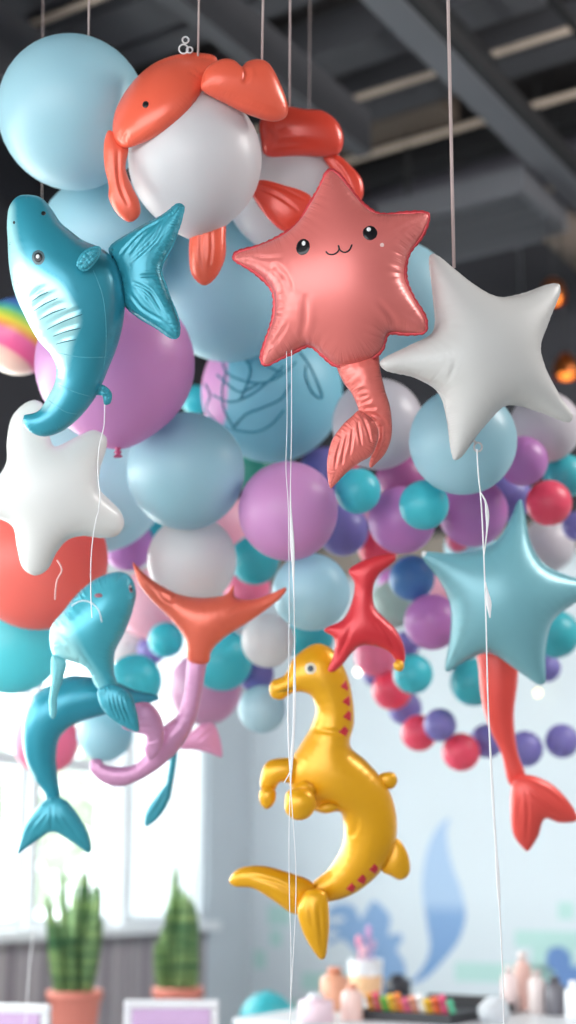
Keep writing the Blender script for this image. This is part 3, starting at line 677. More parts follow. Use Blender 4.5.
# --- coral fluke with mauve mermaid tail
s = empty('mermaid_tail_balloon', P(190, 680, 3.5), 'coral foil fluke on a curled mauve mermaid tail, left of centre below the white balloon', 'foil balloon', 'foil mermaid tail balloons')
cf = foil('foil_coral', '#ee6e55', rough=.28, metal=.3, pucker=.5, reach=10); mf = foil('foil_mauve', '#d094bb', rough=.28, metal=.35, pucker=.8, reach=10)
cfl = cr([(138, 58), (142, 60), (165, 85), (215, 120), (270, 145), (340, 150), (385, 140), (402, 118), (406, 148), (450, 155), (500, 140), (540, 124), (541, 130), (525, 152), (450, 210), (380, 255), (345, 290), (335, 322), (285, 317), (275, 260), (240, 210), (180, 150), (150, 105)], 80, 540, 2.618)
inflate('tail_fluke', cfl, 3.5, cf, s, k=1.25, h=2.2, wob=.04, grooves=[([(160, 592), (172, 600), (178, 590)], 2, 1.6), ([(228, 612), (240, 606)], 1.6, 1.3), ([(240, 606), (246, 604)], 1.6, 1.3)])
mt = [(189, 655), (208, 655), (206, 668), (202, 693), (196, 720), (183, 745), (162, 766), (138, 781), (119, 786.5), (102, 782), (90, 769), (91, 760), (100, 759), (106, 765), (133, 765), (146, 753), (156, 735), (166, 724), (176, 716), (184, 693), (187, 665)]
inflate('tail', mt, 3.52, mf, s, k=1.3, h=2.2, wob=.05)
mfn = [(122, 727), (125, 711), (137, 703), (149.4, 703), (159, 713), (164, 729), (161, 749), (150, 760), (144, 750), (146, 736), (138, 733)]
inflate('side_fin', mfn, 3.46, mf, s, k=1.0, h=1.8, grooves=[([(130, 714), (145, 712)], .9, 1.2), ([(130, 720), (150, 718)], .9, 1.2), ([(134, 726), (154, 726)], .9, 1.2), ([(146, 742), (160, 738)], .9, 1.2)])
s = empty('fish_tail_balloon', P(203, 742, 3.8), 'small pale pink foil fish tail peeking out right of the mauve tail', 'foil balloon', 'foil mermaid tail balloons')
pkf = foil('foil_pale_pink', '#eaa0c8', rough=.3, metal=.3, reach=8)
inflate('fluke', [(176, 738), (190, 732), (203, 723), (213, 723), (220, 738), (222, 757), (219, 757), (209, 753), (194, 750), (178, 748)], 3.8, pkf, s, k=1.1, h=1.8, grooves=[([(196, 742), (208, 732), (214, 728)], 1.1, 1.4), ([(200, 746), (214, 748)], 1.1, 1.4)])
s = empty('fish_tail_balloon', P(163, 790, 4.0), 'slim teal foil fish tail hanging in front of the white blind', 'foil balloon', 'foil mermaid tail balloons')
inflate('stem', [(169, 738), (177, 738), (178, 752), (174, 781), (169, 802), (162, 800), (165, 786), (170, 752)], 4.0, teal_fin, s, k=1.2, h=1.8)
inflate('fluke', [(170, 780), (169, 802), (157, 820), (146, 827), (144, 824), (145.5, 812), (156, 796), (164, 786)], 3.97, teal_fin, s, k=1.0, h=1.6, grooves=[([(166, 790), (152, 816)], 1, 1.3), ([(163, 788), (149, 808)], 1, 1.3)])

# --- red fluke in the garland
s = empty('mermaid_tail_balloon', P(365, 615, 3.42), 'deep red foil mermaid fluke with a gold tip, above the yellow seahorse', 'foil balloon', 'foil mermaid tail balloons')
rd = foil('foil_deep_red', '#d8333c', rough=.34, metal=.25, pucker=.5, reach=10)
rr_ = [(394, 554), (374.5, 556), (358, 563), (348.5, 571), (354, 583), (352, 601), (343, 619), (324, 630), (334, 638), (334, 653), (328, 671), (333, 672), (342, 665), (352, 653), (361, 646), (377, 647), (390, 653), (401.6, 667), (405, 660), (404, 646), (395, 628), (383.5, 617), (375, 607), (373, 590), (378, 576), (396, 559)]
inflate('fluke', rr_, 3.42, rd, s, k=1.2, h=2.4, grooves=[([(352, 622), (345, 640), (337, 660)], 2, 1.8), ([(372, 618), (385, 632), (396, 652)], 2, 1.6)])
gold = foil('foil_gold', '#e9a92a', rough=.3, metal=.35, pucker=.4, reach=8)
lathe('gold_tip', P(399, 666, 3.41), (.3, 0, -1), [(0, -.016), (.011, -.010), (.013, 0), (.010, .008), (0, .014)], gold, s, 16)

# --- yellow seahorse
s = empty('seahorse_balloon', P(335, 800, 3.45), 'golden yellow foil seahorse balloon with red spots down its back, lower centre', 'foil balloon', 'foil sea animal balloons')
yf = foil('foil_yellow', '#eaa814', rough=.27, metal=.35, pucker=.4, reach=8)
yb = cr([(135, 192), (142, 168), (178, 150), (198, 110), (235, 77), (270, 64), (312, 84), (345, 140), (362, 200), (368, 280), (358, 345), (400, 385), (440, 430), (472, 485), (486, 560), (476, 630), (440, 690), (380, 742), (320, 768), (270, 770), (245, 735), (300, 680), (333, 622), (340, 570), (328, 525), (285, 530), (225, 505), (195, 465), (188, 400), (215, 350), (250, 290), (262, 245), (248, 207), (205, 198), (168, 219), (142, 212)], 220, 620, 2.743)
fy = inflate('body', yb, 3.5, yf, s, k=1.3, h=2.4, wob=.02, grooves=[(cr([(255, 292), (300, 298), (358, 300)], 220, 620, 2.743), 2, 1.6), (cr([(355, 590), (370, 560), (372, 530)], 220, 620, 2.743), 2, 1.5), (cr([(150, 200), (185, 185), (215, 182)], 220, 620, 2.743), 1.2, 1.2)])
inflate('tail_fluke', cr([(25, 716), (48, 684), (110, 674), (180, 690), (255, 722), (262, 765), (240, 795), (205, 807), (150, 772), (90, 736), (38, 730)], 220, 620, 2.743), 3.48, yf, s, k=1.15, h=2.2, grooves=[([(250, 874), (280, 882), (300, 894)], 2, 1.3)])
inflate('tail_fluke', cr([(243, 740), (288, 745), (300, 810), (297, 880), (287, 928), (278, 932), (254, 905), (225, 850), (213, 790)], 220, 620, 2.743), 3.43, yf, s, k=1.1, h=2.2, grooves=[([(318, 900), (320, 925), (322, 945)], 1.6, 1.6), ([(308, 900), (312, 925)], 1.4, 1.2)])
inflate('arm', cr([(215, 385), (170, 378), (128, 390), (112, 430), (112, 460), (125, 475), (150, 468), (165, 445), (215, 450)], 220, 620, 2.743), 3.48, yf, s, k=1.3, h=2)
inflate('hoof', cr([(112, 465), (130, 458), (152, 468), (150, 500), (128, 519), (112, 505), (107, 480)], 220, 620, 2.743), 3.46, yf, s, k=1.4, h=2)
inflate('arm', cr([(195, 470), (230, 440), (262, 460), (260, 480), (220, 490)], 220, 620, 2.743), 3.44, yf, s, k=1.3, h=2)
inflate('hoof', cr([(185, 470), (215, 460), (250, 470), (264, 505), (245, 540), (212, 549), (182, 530), (177, 500)], 220, 620, 2.743), 3.4, yf, s, k=1.5, h=2)
inflate('belly_fin', cr([(265, 515), (300, 500), (325, 515), (290, 530)], 220, 620, 2.743), 3.44, yf, s, k=1.3, h=2)
inflate('dorsal_fin', cr([(430, 432), (450, 418), (478, 420), (487, 440), (475, 462), (450, 460)], 220, 620, 2.743), 3.5, yf, s, k=1.3, h=2)
inflate('back_fin', cr([(460, 630), (482, 598), (505, 620), (521, 665), (517, 700), (495, 713), (465, 700), (445, 690)], 220, 620, 2.743), 3.5, yf, s, k=1.1, h=2)
cream = plain('cream_print', '#e9dfc8', .4); spot = plain('crimson_print', '#cf2f3c', .4)
decal('eye_ring', fy, ell(310.5, 668.5, 6.4, 6.4), cream, s, .4, .3); decal('eye', fy, ell(310.5, 668.5, 3.6, 3.8), plain('blue_grey_pupil', '#44505c', .4), s, 1, .6)
for (x, y, a) in ((345, 180, 0), (350, 222, 0), (352, 263, 0), (341, 305, 0), (423, 683, 30), (390, 712, 30), (360, 735, 30)):
    x = 220+x/2.743; y = 620+y/2.743; decal('back_spot', fy, [(x-6, y+1, 'c'), (x+.5, y-6, 'c'), (x+5, y-1, 'c'), (x+2, y+6, 'c')], spot, s, .5, .2)
decal('nostril', fy, ell(272, 688, 1.2, 1.6), spot, s, .3, .2)
decal('mouth', fy, [(276, 692), (286, 689), (298, 686), (288, 691)], plain('ochre_print', '#8a6208', .4), s, .3, .1)

# --- crab balloons
rc = foil('foil_crab_red', '#f7694f', rough=.24, metal=.15, pucker=.5, reach=16)
c1 = empty('crab_balloon', P(195, 160, 3.2), 'white balloon wrapped in a shiny coral crab shell with an eye, top centre left', 'balloon', 'crab balloons')
balloon_geo('round_body', CR1[0], CR1[1], CR1[2], CR1[3], latex('latex_white_front', '#e8e6e8'), (0, .5, -1), 70, c1)
sh = [(114, 139), (112.5, 130), (114.7, 113), (129, 87), (150, 66.5), (173, 56), (199, 53), (216, 57), (217, 66), (209, 80), (201, 92.5), (187, 113), (165.5, 131), (142, 143), (124, 147.5)]
def capb(cx, cy, r):      # hug the round body: lean back towards its rim
    return lambda V: r*(1-np.sqrt(np.clip(1-((V[:, 0]-cx)**2+(V[:, 1]-cy)**2)/r**2*.8, .12, 1)))*.75
fc = inflate('shell', sh, 3.06, rc, c1, k=1.1, h=2.4, bend=capb(195, 160, 95), grooves=[([(120, 146), (122, 136), (126, 128)], 1.1, 1.2), ([(124, 146), (130, 134)], 1, 1.1), ([(117, 140), (118, 130)], 1, 1.1), ([(204, 84), (198, 80), (190, 76)], 1.2, 1.1), ([(206, 80), (196, 72)], 1.2, 1)])
decal('eye', fc, ell(145.5, 104.5, 3.3, 3.9, 20), dark, c1, .6, .5)
cl = cr([(40, 172), (45, 130), (62, 98), (118, 68), (160, 76), (182, 98), (205, 78), (235, 70), (275, 80), (322, 160), (350, 240), (347, 275), (312, 293), (220, 270), (120, 222), (60, 192)], 190, 40, 3.6)
inflate('claw', cl, 3.1, rc, c1, k=1.25, h=2.4, tilt=(.8, 0), grooves=[([(240, 66), (241, 78), (238, 88)], 2.4, 3), ([(205, 90), (225, 98), (250, 108), (275, 115)], 1.5, 1.4)])
inflate('leg', cr([(72, 385), (100, 400), (125, 442), (147, 452), (137, 530), (162, 600), (190, 660), (191, 710), (155, 738), (110, 712), (72, 645), (72, 600), (55, 520), (55, 425)], 90, 30, 3.84), 3.12, rc, c1, k=1.15, h=2.0, grooves=[([(119, 150), (119, 172), (122, 190), (130, 208)], 1.7, 2.6)])
inflate('fin', cr([(15, 650), (70, 630), (115, 640), (126, 720), (118, 800), (90, 852), (50, 880), (15, 852), (0, 790), (5, 700)], 190, 40, 3.6), 3.22, rc, c1, k=1.0, h=1.8, seam=(1.0, rc), grooves=[([(203, 225), (201, 250), (204, 272)], 1.2, 1.8), ([(211, 225), (212, 250), (210, 268)], 1.2, 1.8)])
bub = translucent('clear_bubble', '#f2f2f4', .4)
for (x, y, r) in ((185.5, 40, 3.2), (183.5, 49, 4.6), (189.5, 50, 3)):
    q = P(x, y, 3.12); tube('bead_ring', [q + (RT*math.cos(a) + UP*math.sin(a))*r*3.12/F for a in [i*PI/8 for i in range(17)]], .0018, bub, c1, 6)
c2 = empty('crab_balloon', P(287, 190, 3.5), 'white balloon wrapped in red crab claws, behind the top of the smiling starfish', 'balloon', 'crab balloons')
balloon_geo('round_body', CR2[0], CR2[1], CR2[2], CR2[3], latex('latex_white_front', '#e8e6e8'), (0, .6, -1), 62, c2)
rc2 = foil('foil_crab_deep_red', '#e34a38', rough=.24, metal=.15, pucker=.4, reach=12)
inflate('claw', cr([(250, 300), (268, 255), (340, 240), (410, 250), (480, 257), (535, 300), (553, 365), (532, 412), (400, 417), (270, 413), (255, 360)], 190, 40, 3.6), 3.38, rc2, c2, k=1.2, h=2.6, grooves=[([(264, 150), (290, 146), (320, 148)], 2, 1.4), ([(268, 128), (275, 140), (272, 150)], 1.6, 1.6)])
inflate('leg', [(322, 154), (336, 154), (352, 167), (362, 180), (363, 196), (356, 207), (345, 196), (335, 176)], 3.4, rc2, c2, k=1.15, h=2, grooves=[([(330, 160), (342, 175), (352, 196)], 1.6, 2)])
inflate('fin', cr([(218, 540), (228, 520), (252, 504), (330, 520), (437, 565), (440, 640), (350, 692), (280, 642)], 190, 40, 3.6), 3.3, rc2, c2, k=.8, h=2, grooves=[([(256, 188), (278, 198), (300, 214)], 1.4, 1.6), ([(258, 184), (282, 190), (306, 202)], 1.4, 1.6)])

# ------------------------------------------------------------------ cords and ribbons
CEIL = 4.75
def cord(px0, py0, px1, d, rad, lab, mat=pink_str):
    a = P(px0, py0, d); top = P(px1, 0, d); k = (CEIL-a.z)/(top.z-a.z)
    b = a + (top-a)*k
    tag(tube('hanging_cord', [a + (b-a)*(i/12) for i in range(13)], rad, mat, None, 8), lab, 'cord', 'cords from the ceiling')
cord(88.5, 42, 89, 3.27, .0022, 'pinkish cord from the ceiling to the large blue balloon at top left')
cord(198, 56, 199, 3.12, .0022, 'cord from the ceiling to the coral crab shell')
cord(262, 64, 263, 3.15, .0026, 'cord from the ceiling to the coral crab claw')
cord(289.5, 112, 290, 3.38, .0022, 'cord from the ceiling to the rear crab balloon')
cord(454, 268, 448, 3.06, .0036, 'pinkish cord from the ceiling to the white star')
cord(42, 200, 43, 3.6, .001, 'thin grey cord rising behind the top left balloon')
cord(309, 150, 310, 3.9, .0008, 'thin grey cord behind the rear crab balloon')
def ribbon(name, pts, d, lab, wfn, mat=white_str, tw=None, grp='white balloon ribbons'):
    q = catmull(pts, False, 4); n = len(q)
    p3 = [P(x, y, d) for x, y in q]
    def flat(i):
        w_ = wfn(q[i][1]); return (tw(q[i][1]) if tw else 0, w_*d/F, .0006)
    return tag(tube(name, p3, .001, mat, None, 8, flat=flat), lab, 'ribbon', grp)
def bump_w(base, *bs):
    return lambda y: base + sum(a*math.exp(-((y-c_)/w_)**2) for a, c_, w_ in bs)
ribbon('ribbon', [(286.5, 350), (287, 420), (286, 470), (288, 500), (289, 560), (289, 640), (288, 720), (291, 790), (296, 880), (293, 960), (289, 1030)], 3.0, 'white ribbon hanging from the starfish, left one of the pair', bump_w(.36, (.6, 740, 40)))
ribbon('ribbon', [(291.5, 350), (291.5, 430), (290.5, 500), (293, 560), (294.5, 640), (294, 720), (291, 775), (289, 830), (289.5, 900), (291, 960), (290, 1030)], 2.98, 'white ribbon hanging from the starfish, right one with a wide twisted stretch', bump_w(.4, (1.7, 545, 32), (1.2, 700, 40), (1.0, 755, 20)))
ribbon('ribbon', [(284, 783), (288, 776), (292, 768)], 2.97, 'short curled ribbon end below the twisted part of the starfish ribbon', bump_w(.6))
ribbon('ribbon', [(104.5, 400), (104, 425), (99, 448), (98, 475), (100, 500), (94, 530), (91, 560), (91, 600), (92, 618)], 3.0, 'thin white thread hanging from the teal whale valve', bump_w(.5))
ribbon('ribbon', [(477, 449), (478, 470), (481, 500), (484, 560), (486, 620), (488, 700), (493, 800), (498, 880), (502, 960), (504, 1030)], 3.0, 'long white ribbon hanging from the lower tip of the white star', bump_w(.75, (.6, 800, 60), (1.1, 880, 22)))
ribbon('ribbon', [(480, 492), (485, 500), (487.5, 520), (486, 540), (484, 555)], 2.98, 'curled loop of ribbon beside the white star ribbon, above the teal star', bump_w(.7, (1.3, 515, 12)))
ribbon('ribbon', [(485.5, 582), (487, 590), (489, 605), (490, 618)], 2.97, 'short white ribbon end catching the light in front of the teal star', bump_w(.5, (2.3, 603, 10)))
ribbon('ribbon', [(57, 560), (62, 570), (57, 580), (55, 600)], 3.1, 'short pale ribbon curl on the large coral balloon', bump_w(.9), plain('pale_pink_ribbon', '#f2b9b4', .5))
ribbon('ribbon', [(34, 925), (30, 960), (27, 1000), (25, 1030)], 4.2, 'faint white cord hanging in front of the panelling at lower left', bump_w(.6))
ribbon('ribbon', [(24, 404), (10, 400)], 3.3, 'x', bump_w(.1)) if False else None

# fairy lights hanging at the back
FL = emit('warm_bulb', '#fff3dc', 6)
fl_w = plain('pale_wire', '#c6ccd0', .5)
for (x, y, d, lab) in ((358, 672, 7.0, 'small glowing fairy light bulb beside the seahorse neck'), (538, 693, 7.0, 'small glowing yellowish fairy light bulb below the teal star'), (432, 700, 7.2, 'dim fairy light bulb above the trailing balloon strand')):
    if x == 432: continue
    e_ = empty('fairy_light', P(x, y, d), lab, 'fairy light', 'fairy lights')
    lathe('bulb', P(x, y, d), (0, 0, 1), [(0, -.012), (.008, -.008), (.0115, 0), (.008, .009), (.004, .014), (0, .015)], FL if x < 400 else emit('yellow_bulb', '#ffeb9a', 4), e_, 16)
    a = P(x, y, d); tube('wire', [a+Vector((0, 0, .012)), Vector((a.x, a.y, 3.2)), Vector((a.x, a.y, CEIL))], .0012, fl_w, e_, 6)
    lathe('socket', a+Vector((0, 0, .014)), (0, 0, 1), [(0, 0), (.005, 0), (.005, .015), (0, .016)], plain('socket_grey', '#7c8084', .5), e_, 10)

# ------------------------------------------------------------------ room
wallm = plain('mural_wall_paint', '#d0dae1', .75, noise=.02, scale=4)
greyw = plain('grey_wall_paint', '#c2ccd4', .75, noise=.03, scale=4)
dk = plain('dark_upper_paint', '#34343a', .8, noise=.1, scale=2)
wt = plain('white_frame_paint', '#e6eaee', .4, noise=.02)
WALL = 2.75; TOP = 5.0; SM = 8.0; TM = 11.0
struct(rbox('floor', -.3, SM+.3, -.3, TM+.3, -.1, 0, plain('floor_vinyl', '#9a9a98', .5, scale=3)))
struct(rbox('ceiling', -.3, SM+.3, -.3, TM+.3, TOP, TOP+.1, plain('ceiling_deck', '#363233', .9, noise=.15, scale=1.5)))
wb = struct(rbox('wall_back', -.15, SM+.15, -.15, 0, 0, WALL, wallm))
struct(rbox('wall_back_upper', -.15, SM+.15, -.15, 0, WALL, TOP, dk))
struct(rbox('trim_1', -.05, SM, 0, .12, WALL-.02, WALL+.12, plain('beige_beam', '#8b8178', .7)))
struct(rbox('wall_right', SM, SM+.15, 0, TM, 0, TOP, plain('right_wall', '#9d9fa3', .8)))
# window wall
t0, zs = wall_st(0, 933, 'w')
ZS = zs                                # sill height
_, ZH = wall_st(0, 757, 'w')           # transom
tA = wall_st(208, 870, 'w')[0]         # right end of the glazed run
tB = wall_st(131, 870, 'w')[0]; tC = wall_st(119, 870, 'w')[0]; tD = wall_st(38, 870, 'w')[0]
ZT = 2.62
struct(rbox('wall_left', -.15, 0, -.15, tA, 0, WALL, greyw))          # grey pier by the corner
struct(rbox('wall_left_upper', -.15, 0, -.15, TM, WALL, TOP, dk))
struct(rbox('wall_left_lintel', -.15, 0, tA, TM, ZT, WALL, wt))
# dado of vertical planks
m, n, l, b = new_mat('vertical_planks'); b.inputs['Roughness'].default_value = .6
g = n.new('ShaderNodeNewGeometry'); d_ = n.new('ShaderNodeVectorMath'); d_.operation = 'DOT_PRODUCT'; d_.inputs[1].default_value = tuple(ET); l.new(g.outputs['Position'], d_.inputs[0])
nm = n.new('ShaderNodeTexNoise'); nm.noise_dimensions = '1D'; nm.inputs['Scale'].default_value = 14; l.new(d_.outputs['Value'], nm.inputs['W'])
cr_ = n.new('ShaderNodeValToRGB'); cr_.color_ramp.elements[0].color = lin('#8d858c'); cr_.color_ramp.elements[1].color = lin('#b5aeb2'); cr_.color_ramp.elements[0].position = .35; cr_.color_ramp.elements[1].position = .65
l.new(nm.outputs['Fac'], cr_.inputs[0]); l.new(cr_.outputs[0], b.inputs['Base Color'])
bmp = bmesh.new(); x = tA
while x < TM:
    add_prism(bmp, R, -.15, -.012 + .006*random.random(), x, x+.095, 0, ZS-.03); x += .1
struct(obj_bm('wall_left_dado', bmp, m))
bmp = bmesh.new(); add_prism(bmp, R, -.16, -.03, tA, TM, 0, ZS-.04); struct(obj_bm('wall_left_backing', bmp, m))
struct(rbox('trim_2', -.17, .09, tA, TM, ZS-.035, ZS+.01, wt, bevel=.006))      # sill
gm = glass_mat()
win = [(tB, tA, 'blind'), (tD, tC, 'glass')]
x = tD+.06
while x < TM-1: win.append((x, x+1.15, 'glass')); x += 1.23
for i, (a, b_, kd) in enumerate(sorted((min(u, v_), max(u, v_), k_) for u, v_, k_ in win)):
    e_ = struct(empty('window_%d' % (i+1), R(-.08, (a+b_)/2, ZS)))
    bm = bmesh.new(); fwid = .035
    for (u0, u1, v0, v1) in ((a, b_, ZS, ZS+.05), (a, b_, ZT-.05, ZT), (a, a+fwid, ZS+.05, ZT-.05), (b_-fwid, b_, ZS+.05, ZT-.05)):
        add_prism(bm, R, -.12, -.04, u0, u1, v0, v1)
    if kd == 'glass': add_prism(bm, R, -.12, -.035, a+fwid, b_-fwid, ZH-.03, ZH+.035)
    obj_bm('window_frame', bm, wt, e_, bevel=.004)
    bm = bmesh.new(); add_prism(bm, R, -.085, -.080, a+fwid, b_-fwid, ZS+.05, ZT-.05); obj_bm('pane', bm, gm, e_)
    if kd == 'blind':
        bm = bmesh.new(); add_prism(bm, R, -.034, -.031, a+.01, b_-.01, ZS+.02, ZT-.03); obj_bm('roller_blind', bm, translucent('white_blind_cloth', '#f6f8fa', .6), e_)
        bm = bmesh.new(); add_prism(bm, R, -.036, -.022, a+.01, b_-.01, ZS+.01, ZS+.03); obj_bm('blind_bar', bm, wt, e_)
    # mullion post between the windows
    struct(rbox('trim_%d' % (i+3), -.15, 0, b_+.002, b_+.058, ZS, ZT, wt))
# rear wall with a glazed shop front
struct(rbox('wall_front', 0, SM, TM, TM+.15, 3.6, TOP, dk))
for i in range(5): struct(rbox('trim_%d' % (30+i), i*2.0-.04, i*2.0+.04, TM, TM+.12, 0, 3.6, wt))

# mural, painted on the back wall
def mural(name, pts, mat, lift=.002):
    poly = catmull(pts, True, 3); q = np.array([wall_st(a, b, 'm') for a, b in poly])
    V, T, bd = triangulate(q, np.zeros((0, 2)))
    vs = [R(a, lift, b) for a, b in V] + [R(a, 0, b) for a, b in V]; n = len(V)
    fs = [[int(k) for k in t] for t in T]; 
    m_ = len(poly)
    for i in range(m_): fs.append([i, (i+1) % m_, n+(i+1) % m_, n+i])
    bm = bmesh.new(); me = bpy.data.meshes.new('t'); me.from_pydata([tuple(v) for v in vs], [], fs); bm.from_mesh(me)
    return obj_bm(name, bm, mat, wb)
b1 = plain('mural_blue', '#84a6cf', .7, noise=.06, scale=3); b3 = plain('mural_deep_blue', '#6488bf', .7, noise=.06, scale=3); mint = plain('mural_mint', '#b2d6d2', .7, noise=.04, scale=3)
m, n, l, b = new_mat('mural_wave_blue'); b.inputs['Roughness'].default_value = .7
g = n.new('ShaderNodeNewGeometry'); s_ = n.new('ShaderNodeSeparateXYZ'); l.new(g.outputs['Position'], s_.inputs[0])
mr = n.new('ShaderNodeMapRange'); zt = wall_st(440, 820, 'm')[1]; zb2 = wall_st(440, 985, 'm')[1]
mr.inputs['From Min'].default_value = zb2; mr.inputs['From Max'].default_value = zt; l.new(s_.outputs['Z'], mr.inputs['Value'])
cr_ = n.new('ShaderNodeValToRGB'); e = cr_.color_ramp.elements; e[0].color = lin('#7299c8'); e[1].color = lin('#a3bddc'); x = e.new(.42); x.color = lin('#7da0cb'); x = e.new(.5); x.color = lin('#a5bfdc')
l.new(mr.outputs[0], cr_.inputs[0]); l.new(cr_.outputs[0], b.inputs['Base Color'])
K = 2.88
mural('painted_wave', cr([(215, 48, 'c'), (190, 65), (160, 110), (140, 180), (134, 260), (146, 350), (155, 430), (130, 490), (85, 535, 'c'), (140, 515), (200, 455), (240, 400), (258, 330), (245, 260), (220, 190), (205, 120), (205, 80)], 376, 800, K), m)
K = 3.2
mural('painted_seahorse', cr([(345, 165), (380, 140), (430, 150), (450, 190), (470, 160), (490, 130), (520, 150), (545, 185), (540, 240), (576, 235), (585, 255), (565, 285), (590, 330), (590, 440), (560, 470), (500, 450), (490, 400), (470, 330), (430, 290), (390, 255), (350, 270), (340, 262), (380, 235), (370, 225), (330, 232), (345, 205), (390, 200), (400, 185), (375, 180), (340, 185)], 220, 860, K), b1)
mural('painted_coral', cr([(490, 455), (500, 430), (530, 422), (560, 445), (565, 480), (600, 470), (640, 500), (640, 620), (560, 620), (535, 590), (505, 575), (495, 540), (505, 510), (520, 500), (495, 480)], 376, 800, 2.88), b3)
for i, (x0, y0, x1, y1) in enumerate(((515, 930, 600, 947), (455, 962, 560, 981), (532, 946, 576, 1000), (558, 902, 574, 919), (302, 972, 360, 990), (268, 905, 290, 925), (270, 930, 282, 946), (254, 950, 266, 968), (285, 1000, 320, 1024))):
    mural('painted_block', [(x0, y0, 'c'), (x1, y0+(x1-x0)*.03, 'c'), (x1, y1+(x1-x0)*.03, 'c'), (x0, y1, 'c')], mint, .0012)

# ------------------------------------------------------------------ ceiling steel, ducts, conduits
steel = plain('painted_steel', '#5a5b60', .6, noise=.08, scale=2); steel_d = plain('dark_steel', '#17171a', .7, noise=.1, scale=2)
tanp = plain('beige_conduit', '#b5a495', .6, noise=.06); joist = plain('grey_joist', '#434348', .7, noise=.1, scale=2); brownd = plain('brown_duct', '#5a4f47', .7, noise=.1, scale=1.5)
def ceiling_run(name, p0, p1, z, w, h, mat, lab, cat, grp, tubular=False, ibeam=False, ext=2.0):
    """run along one of the two grid directions through two photo points at height z (bottom face)"""
    a = at_z(*p0, z); b = at_z(*p1, z); dr = b-a
    ax = ET if abs(dr.dot(ET)) > abs(dr.dot(ES)) else ES
    other = ES if ax is ET else ET; mid = (a+b)/2; L = abs(dr.dot(ax))/2+ext
    c0 = (mid-CORN).dot(ax); lim = TM if ax is ET else SM; lo_e = max(c0-L, .03); hi_e = min(c0+L, lim-.03)
    mid = mid + ax*((lo_e+hi_e)/2-c0); L = (hi_e-lo_e)/2
    if tubular:
        o = tube(name, [mid - ax*L + Vector((0, 0, w)), mid + Vector((0, 0, w)), mid + ax*L + Vector((0, 0, w))], w, mat, None, 10)
        return tag(o, lab, cat, grp)
    bm = bmesh.new(); fr = lambda u, v, q: mid + ax*u + other*v + Vector((0, 0, q))
    if ibeam:
        add_prism(bm, fr, -L, L, -w/2, w/2, 0, .02); add_prism(bm, fr, -L, L, -.01, .01, .02, h-.02); add_prism(bm, fr, -L, L, -w/2, w/2, h-.02, h)
    else: add_prism(bm, fr, -L, L, -w/2, w/2, 0, h)
    return tag(obj_bm(name, bm, mat), lab, cat, grp)
GB = 'ceiling steel and services'
ceiling_run('steel_beam', (377, 0), (556, 173), 4.1, .12, .07, steel, 'wide grey steel beam crossing the ceiling diagonally at the top right', 'beam', GB, ext=3)
ceiling_run('steel_channel', (400, 0), (572, 160), 4.11, .04, .07, steel_d, 'black channel running along the right side of the wide grey beam', 'beam', GB, ext=3)
ceiling_run('cable_rod', (423, 0), (490, 52), 4.45, .03, .03, steel_d, 'thin black rod between the wide beam and the top right conduit', 'rod', GB, ext=.1)
ceiling_run('cable_rod', (547, 0), (576, 26), 4.45, .03, .03, steel_d, 'thin black rod in the very corner at top right', 'rod', GB, ext=.1)
ceiling_run('steel_beam', (212, 20), (330, 140), 4.15, .07, .2, joist, 'grey beam running behind the crab balloons toward the back', 'beam', GB, ext=.2)
ceiling_run('steel_beam', (20, 100), (0, 80), 4.15, .1, .3, joist, 'grey beam at the top left behind the large blue balloon', 'beam', GB, ext=3)
Z2 = 4.52
for (p0, p1, w_, lab) in (((320, 112), (440, 75), .015, 'beige conduit crossing behind the crab balloons and the wide beam'), ((330, 172), (576, 94), .017, 'second beige conduit crossing in the middle of the dark ceiling'), ((0, 40), (70, 14), .015, 'beige conduit at the top left corner'), ((400, 232), (576, 182), .016, 'beige conduit above the louvred air unit')):
    ceiling_run('conduit', p0, p1, Z2, w_, 0, tanp, lab, 'pipe', GB, tubular=True, ext=2.5)
for (p0, p1, w_, mt_, lab) in (((320, 128), (440, 91), .16, joist, 'grey joist just under the first conduit right of the crab balloons'), ((380, 186), (576, 124), .1, steel_d, 'black joist beneath the second conduit'), ((350, 226), (576, 160), .22, plain('violet_grey_joist', '#4a4850', .7), 'broad violet grey joist in the middle of the ceiling'),
        ((0, 72), (140, 22), .22, joist, 'broad grey joist running over the top left balloon'), ((0, 10), (60, -10), .14, joist, 'grey joist in the top left corner'), ((430, 282), (570, 246), .16, joist, 'grey joist just above the white star'), ((440, 325), (576, 292), .14, plain('warm_grey_joist', '#5c564f', .7), 'warm grey joist behind the white star'),
        ((0, 175), (60, 157), .2, joist, 'joist at the left edge beside the whale head'), ((120, 60), (290, 4), .12, joist, 'joist passing behind the first two cords'), ((0, 250), (40, 238), .2, brownd, 'brown joist at the left edge above the rainbow balloon'), ((0, 398), (30, 390), .2, joist, 'joist at the left edge by the rounded star'), ((500, 400), (576, 384), .2, joist, 'joist low behind the right tips of the white star')):
    ceiling_run('joist', p0, p1, Z2+.06, w_, .18, mt_, lab, 'beam', GB, ext=2.5)
